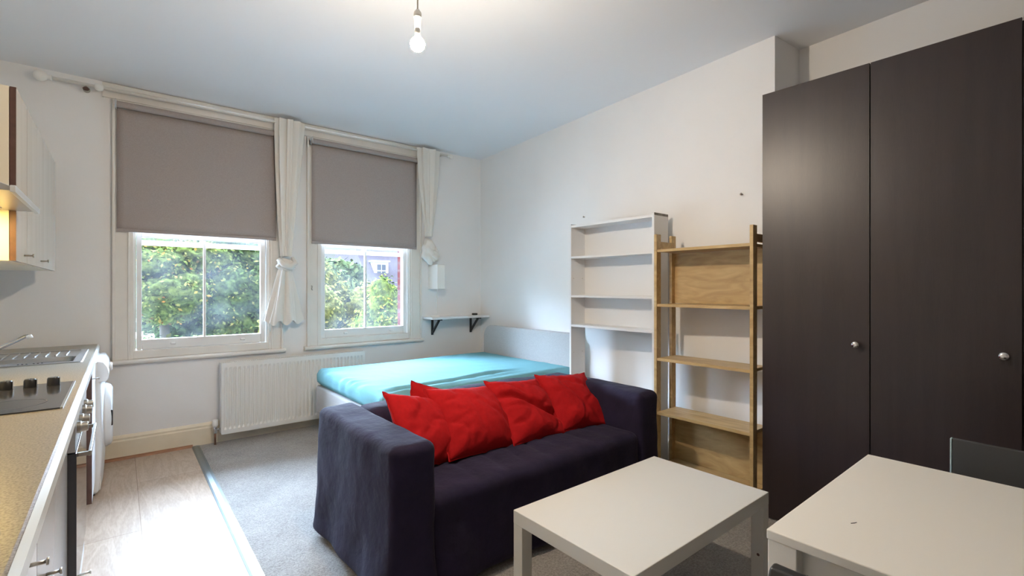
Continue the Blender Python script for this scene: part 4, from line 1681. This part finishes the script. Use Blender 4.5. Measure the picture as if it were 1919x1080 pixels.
rbox(bm, (-0.68, 3.878, 0.012), (wx + 0.004, 4.465, 0.829), 0.022, 0.04, wmd)
link('machine_body', bm, M['wm'], wm, smooth=True)
bm = B()
prof = [(wx - 0.01, 0.700), (wx + 0.030, 0.700), (wx + 0.042, 0.715), (wx + 0.046, 0.745), (wx + 0.038, 0.790), (wx + 0.020, 0.820), (wx - 0.01, 0.828)]
extrude_profile(bm, prof, 'y', 3.882, 4.461)
link('control_panel', bm, M['wm'], wm, bevel=0.004)
bm = B()
lathe(bm, [(0.0, 0.0), (0.026, 0.0), (0.025, 0.014), (0.018, 0.018), (0, 0.018)], (wx + 0.043, 4.10, 0.765), 'x', 24)
link('programme_dial', bm, M['plastic_w'], wm, smooth=True)
bm = B()
for k in range(3):
    rbox(bm, (wx + 0.038, 4.17 + k * 0.05, 0.735), (wx + 0.050, 4.195 + k * 0.05, 0.750), 0.003, 0.02)
link('buttons', bm, M['white_enamel'], wm, smooth=True)
bm = B()
lathe(bm, [(0.205, 0.0), (0.208, 0.014), (0.196, 0.036), (0.176, 0.046), (0.160, 0.040), (0.152, 0.030)], (wx + 0.016, 4.17, 0.44), 'x', 48)
dm = link('porthole_ring', bm, M['wm'], wm, smooth=True)
bm = B()
lathe(bm, [(0.152, 0.030), (0.13, 0.040), (0.09, 0.050), (0.0, 0.055)], (wx + 0.010, 4.17, 0.44), 'x', 40)
link('porthole_glass', bm, M['oven_glass'], wm, smooth=True)
bm = B()
rbox(bm, (wx + 0.045, 3.985, 0.40), (wx + 0.064, 4.005, 0.50), 0.006, 0.03)
link('door_handle', bm, M['black_plastic'], dm, smooth=True)
bm = B()
box(bm, wx - 0.02, wx + 0.006, 3.90, 4.44, 0.030, 0.115)
link('kick_panel', bm, M['plastic_w'], wm, bevel=0.004)
for y in (3.92, 4.42):
    bm = B()
    lathe(bm, [(0.0, 0.0), (0.02, 0.0), (0.018, 0.012), (0.008, 0.014), (0.008, 0.02), (0, 0.02)], (wx - 0.04, y, 0.0), 'z', 14)
    link('foot', bm, M['black_plastic'], wm)

# wall cabinets and hood
UF = -0.353     # carcass front
uz0, uz1 = 1.393, 2.112


def wall_unit(y0, y1, label, door_list):
    t = thing('wall_cabinet', (-0.53, (y0 + y1) / 2, uz0), label, 'cabinet', 'kitchen wall cabinets')
    bm = B()
    box(bm, LX + 0.001, UF, y0, y0 + 0.016, uz0, uz1)
    box(bm, LX + 0.001, UF, y1 - 0.016, y1, uz0, uz1)
    box(bm, LX + 0.001, UF, y0 + 0.016, y1 - 0.016, uz0, uz0 + 0.016)
    box(bm, LX + 0.001, UF, y0 + 0.016, y1 - 0.016, uz1 - 0.016, uz1)
    link('carcass', bm, M['cream_unit'], t)
    for a, b_, kn in door_list:
        bm = B()
        box(bm, UF + 0.002, UF + 0.021, a + 0.001, b_ - 0.001, uz0, uz1)
        for f in bm.faces:
            c_ = f.calc_center_median().y
            if abs(c_ - a - 0.001) < 1e-4 or abs(c_ - b_ + 0.001) < 1e-4:
                f.material_index = 1
        d_ = link('door', bm, [M['beige_door'], M['brown_edge']], t)
        if kn:
            bm = B()
            x = UF + 0.021
            tube(bm, [(x, kn, uz0 + 0.033), (x + 0.028, kn, uz0 + 0.033)], 0.0045, 10)
            tube(bm, [(x + 0.028, kn, uz0 + 0.033), (x + 0.034, kn, uz0 + 0.033)], 0.0085, 16)
            link('knob', bm, M['brass_steel'], d_, smooth=True)
    return t


wall_unit(2.832, 3.132, 'narrow beige wall cabinet next to the extractor hood', ((2.832, 3.132, 3.045),))
wall_unit(3.134, 4.385, 'wide beige wall cabinet nearest the window wall', ((3.134, 3.72, 3.62), (3.72, 4.385, None)))

hd = thing('extractor_hood', (-0.5, 2.52, 1.57), 'slim steel extractor hood with its light on beside the beige wall cabinets', 'extractor hood')
hx = -0.262
bm = B()
# sloping body
prof = [(LX + 0.001, 1.598), (hx - 0.012, 1.598), (hx - 0.012, 1.612), (-0.47, 1.700), (LX + 0.001, 1.705)]
extrude_profile(bm, prof, 'y', 2.240, 2.818)
link('hood_body', bm, M['steel'], hd, bevel=0.002)
bm = B()
box(bm, hx - 0.014, hx, 2.230, 2.826, 1.592, 1.615)
link('front_lip', bm, mat('pale_aluminium', (0.70, 0.73, 0.74), 0.3, metal=0.6), hd, bevel=0.002)
bm = B()
for k in range(12):
    y = 2.28 + k * 0.04
    box(bm, -0.62, -0.36, y, y + 0.022, 1.5935, 1.5975)
link('filter_slats', bm, M['steel'], hd)
bm = B()
box(bm, -0.50, -0.42, 2.62, 2.71, 1.588, 1.5975)
link('hood_lamp', bm, emis('hood_light', (1.0, 0.70, 0.22), HOOD), hd, bevel=0.003)
bm = B()
box(bm, LX + 0.001, -0.50, 2.40, 2.66, 1.706, 2.112)
link('hood_flue', bm, M['steel'], hd, bevel=0.002)
wall_unit(1.63, 2.225, 'beige wall cabinet on the near side of the extractor hood, left of the view', ((1.63, 2.225, 1.70),))

# ------------------------------------------------------------------ outside
GZ = -3.3
C_, S_ = 0.7728504, 0.6345882


def at(px, zc, z=0.0):
    a = (px - 959.5) / 895.0
    return Vector(((C_ * a + S_) * zc, (-S_ * a + C_) * zc, z))


link('ground_outside', box(B(), -60, 90, WY + 0.4, 120, GZ - 0.1, GZ), mat('pale_paving', (0.34, 0.34, 0.33), 0.9, var=(0.8, 0.1)), kind='structure')

rng = random.Random(5)


_bm = {}


def blob_mat(ml):
    if ml.name in _bm:
        return _bm[ml.name]
    src = [tuple(e_.color) for e_ in [n_ for n_ in ml.node_tree.nodes if n_.type == 'VALTORGB'][0].color_ramp.elements]
    m = bpy.data.materials.new(ml.name + '_mass')
    m.use_nodes = True
    nt = m.node_tree
    b = nt.nodes['Principled BSDF']
    t = nt.nodes.new('ShaderNodeTexCoord')
    n1 = nt.nodes.new('ShaderNodeTexNoise')
    n1.inputs['Scale'].default_value = 7.0
    n1.inputs['Detail'].default_value = 8
    n1.inputs['Roughness'].default_value = 0.75
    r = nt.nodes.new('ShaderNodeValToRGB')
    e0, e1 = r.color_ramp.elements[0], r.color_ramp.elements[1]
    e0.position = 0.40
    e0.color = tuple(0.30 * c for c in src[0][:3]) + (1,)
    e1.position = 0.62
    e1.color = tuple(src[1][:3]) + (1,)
    nt.links.new(t.outputs['Object'], n1.inputs['Vector'])
    nt.links.new(n1.outputs[0], r.inputs[0])
    nt.links.new(r.outputs[0], b.inputs['Base Color'])
    b.inputs['Roughness'].default_value = 0.9
    b.inputs['Specular IOR Level'].default_value = 0.0
    _bm[ml.name] = m
    return m


def tree(name, label, cat, c, rad, trunk_h, mleaf, nleaf, ls, blobs, seed, group=None):
    """c crown centre, rad (rx,ry,rz)."""
    rg = random.Random(seed)
    t = thing(name, (c.x, c.y, GZ), label, cat, group)
    bm = B()
    bl = []
    for k in range(blobs):
        while True:
            p = Vector((rg.uniform(-1, 1), rg.uniform(-1, 1), rg.uniform(-1, 1)))
            if p.length < 1:
                break
        bl.append((Vector((p.x * rad[0] * 0.75, p.y * rad[1] * 0.75, p.z * rad[2] * 0.78)), rg.uniform(0.28, 0.46)))
    for off, f in bl:
        seedv = rg.uniform(0, 50)
        r_ = bmesh.ops.create_icosphere(bm, subdivisions=4, radius=1.0)
        for v in r_['verts']:
            d = v.co.copy()
            w = 0.80 + 0.30 * noise.noise(d * 1.7 + Vector((seedv, 0, 0))) + 0.22 * noise.noise(d * 5 + Vector((0, seedv, 0))) + 0.14 * noise.noise(d * 13 + Vector((0, 0, seedv)))
            w *= f
            v.co = c + off + Vector((d.x * rad[0] * w, d.y * rad[1] * w, d.z * rad[2] * w))
    nblob = len(bm.faces)
    for k in range(nleaf):
        b_, f = bl[rg.randrange(len(bl))]
        while True:
            p = Vector((rg.gauss(0, 1), rg.gauss(0, 1), rg.gauss(0, 1)))
            if p.length > 0.01:
                break
        p.normalize()
        p *= rg.uniform(0.72, 1.05)
        q = c + b_ + Vector((p.x * rad[0] * f, p.y * rad[1] * f, p.z * rad[2] * f))
        s = ls * rg.uniform(0.45, 1.15)
        nrm = (p + Vector((rg.uniform(-.8, .8), rg.uniform(-.8, .8), rg.uniform(-.3, 1)))).normalized()
        u = nrm.cross(Vector((0.3, 0.2, 1))).normalized()
        v = nrm.cross(u)
        a = rg.uniform(0, 6.28)
        u, v = u * math.cos(a) + v * math.sin(a), v * math.cos(a) - u * math.sin(a)
        bm.faces.new([bm.verts.new(q + u * s), bm.verts.new(q + v * s * 0.55), bm.verts.new(q - u * s), bm.verts.new(q - v * s * 0.55)])
    bm.faces.ensure_lookup_table()
    for fc in bm.faces[:nblob]:
        fc.material_index = 1
        fc.smooth = True
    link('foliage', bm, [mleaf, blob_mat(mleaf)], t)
    bm = B()
    tube(bm, [(c.x, c.y, GZ), (c.x + 0.1, c.y, (GZ + c.z) / 2), (c.x - 0.05, c.y, c.z + rad[2] * 0.3)], [0.20, 0.15, 0.06], 10)
    for k in range(6):
        b_, f = bl[k % len(bl)]
        s0 = Vector((c.x, c.y, c.z - rad[2] * (0.7 - 0.1 * k)))
        tube(bm, [s0, (s0 + c + b_) / 2 + Vector((0, 0, 0.1)), c + b_], [0.07, 0.05, 0.02], 7)
    link('trunk', bm, M['trunk'], t, smooth=True)
    return t


def P3(*c):
    return c


lm1 = leaf_mat('autumn_maple_leaves', [(0, (0.16, 0.24, 0.09)), (0.30, (0.24, 0.33, 0.13)), (0.58, (0.34, 0.38, 0.17)), (0.84, (0.50, 0.38, 0.13)), (0.91, (0.60, 0.30, 0.12)), (0.96, (0.20, 0.15, 0.08))])
lm2 = leaf_mat('dark_conifer_leaves', [(0, (0.09, 0.16, 0.09)), (0.35, (0.15, 0.23, 0.11)), (0.65, (0.25, 0.31, 0.15)), (0.9, (0.38, 0.38, 0.19))])
lm3 = leaf_mat('olive_leaves', [(0, (0.26, 0.31, 0.12)), (0.3, (0.36, 0.40, 0.17)), (0.6, (0.45, 0.46, 0.20)), (0.85, (0.17, 0.19, 0.09)), (0.94, (0.50, 0.46, 0.20))])
lm4 = leaf_mat('bright_green_leaves', [(0, (0.16, 0.26, 0.07)), (0.35, (0.27, 0.38, 0.10)), (0.65, (0.38, 0.44, 0.11)), (0.85, (0.56, 0.48, 0.10)), (0.94, (0.07, 0.13, 0.05))])
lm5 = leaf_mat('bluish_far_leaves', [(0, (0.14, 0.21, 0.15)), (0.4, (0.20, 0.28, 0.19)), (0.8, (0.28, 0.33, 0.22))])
G_ = 'trees beyond the windows'
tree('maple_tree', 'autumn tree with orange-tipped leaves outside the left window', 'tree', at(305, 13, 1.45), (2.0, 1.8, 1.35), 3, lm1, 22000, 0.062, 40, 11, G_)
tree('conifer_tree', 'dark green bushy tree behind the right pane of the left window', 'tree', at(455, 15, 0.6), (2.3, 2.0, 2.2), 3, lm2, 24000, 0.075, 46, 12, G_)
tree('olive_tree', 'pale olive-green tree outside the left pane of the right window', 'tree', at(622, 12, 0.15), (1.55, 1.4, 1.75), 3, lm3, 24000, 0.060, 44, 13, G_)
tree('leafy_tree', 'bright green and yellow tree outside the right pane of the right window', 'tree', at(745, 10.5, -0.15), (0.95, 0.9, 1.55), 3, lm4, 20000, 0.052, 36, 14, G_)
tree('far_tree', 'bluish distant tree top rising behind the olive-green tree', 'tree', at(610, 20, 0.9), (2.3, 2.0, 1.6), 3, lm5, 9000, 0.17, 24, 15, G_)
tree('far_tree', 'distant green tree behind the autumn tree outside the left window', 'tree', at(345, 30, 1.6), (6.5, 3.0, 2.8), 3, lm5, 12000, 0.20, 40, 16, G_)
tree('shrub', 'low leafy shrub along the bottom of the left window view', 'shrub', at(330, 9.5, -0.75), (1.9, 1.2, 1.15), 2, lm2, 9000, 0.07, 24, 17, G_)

# house with slate roof and dormer behind the trees
hs = thing('house', tuple(at(725, 27, GZ)), 'brick house with grey slate roof and white dormer beyond the right window', 'house')
# local frame parallel to the window wall
hc = at(725, 27)
hX0, hX1, hY = at(688, 27).x, hc.x + 3.2, hc.y
bm = B()
box(bm, hX0, hX1, hY, hY + 7, GZ, 1.35)
link('house_walls', bm, M['brick_far'], hs)
bm = B()
extrude_profile(bm, [(hY - 0.25, 1.30), (hY + 1.9, 3.55), (hY + 5.0, 3.7), (hY + 7.2, 1.30)], 'x', hX0 - 0.2, hX1 + 0.2)
link('roof', bm, mat('slate_roof', (0.058, 0.050, 0.060), 0.9, bump=(8, 0.3, 0.02), var=(6, 0.1), spec=0.0), hs)
bm = B()
dX, dY = at(718, 27.2).x, hY + 0.55
box(bm, dX - 0.42, dX + 0.42, dY, dY + 1.8, 1.78, 2.78)
box(bm, dX - 0.50, dX + 0.50, dY - 0.08, dY + 1.8, 2.78, 2.86)
dmr = link('dormer', bm, mat('dormer_white', (0.30, 0.30, 0.30), 0.9, spec=0.0), hs)
bm = B()
for i in range(2):
    for j in range(2):
        a = dX - 0.26 + i * 0.28
        box(bm, a, a + 0.24, dY - 0.012, dY - 0.002, 1.92 + j * 0.38, 2.24 + j * 0.38)
link('dormer_panes', bm, mat('dark_panes', (0.03, 0.035, 0.05), 0.5), dmr)

# white van far behind the autumn tree
vc = at(345, 33, GZ)
vn = thing('van', tuple(vc), 'white van parked far off, seen under the autumn tree', 'van')
bm = B()
extrude_profile(bm, [(vc.x - 2.2, GZ + 0.35), (vc.x - 2.2, GZ + 2.35), (vc.x + 0.9, GZ + 2.35), (vc.x + 1.6, GZ + 1.5), (vc.x + 2.3, GZ + 1.25), (vc.x + 2.35, GZ + 0.35)][::-1], 'y', vc.y, vc.y + 1.9)
link('van_body', bm, M['wm'], vn, bevel=0.06)
bm = B()
for a in (vc.x - 1.4, vc.x + 1.5):
    lathe(bm, [(0.0, 0.0), (0.34, 0.0), (0.34, 0.22), (0, 0.22)], (a, vc.y - 0.02, GZ + 0.34), 'y', 24)
link('wheels', bm, M['black_plastic'], vn)
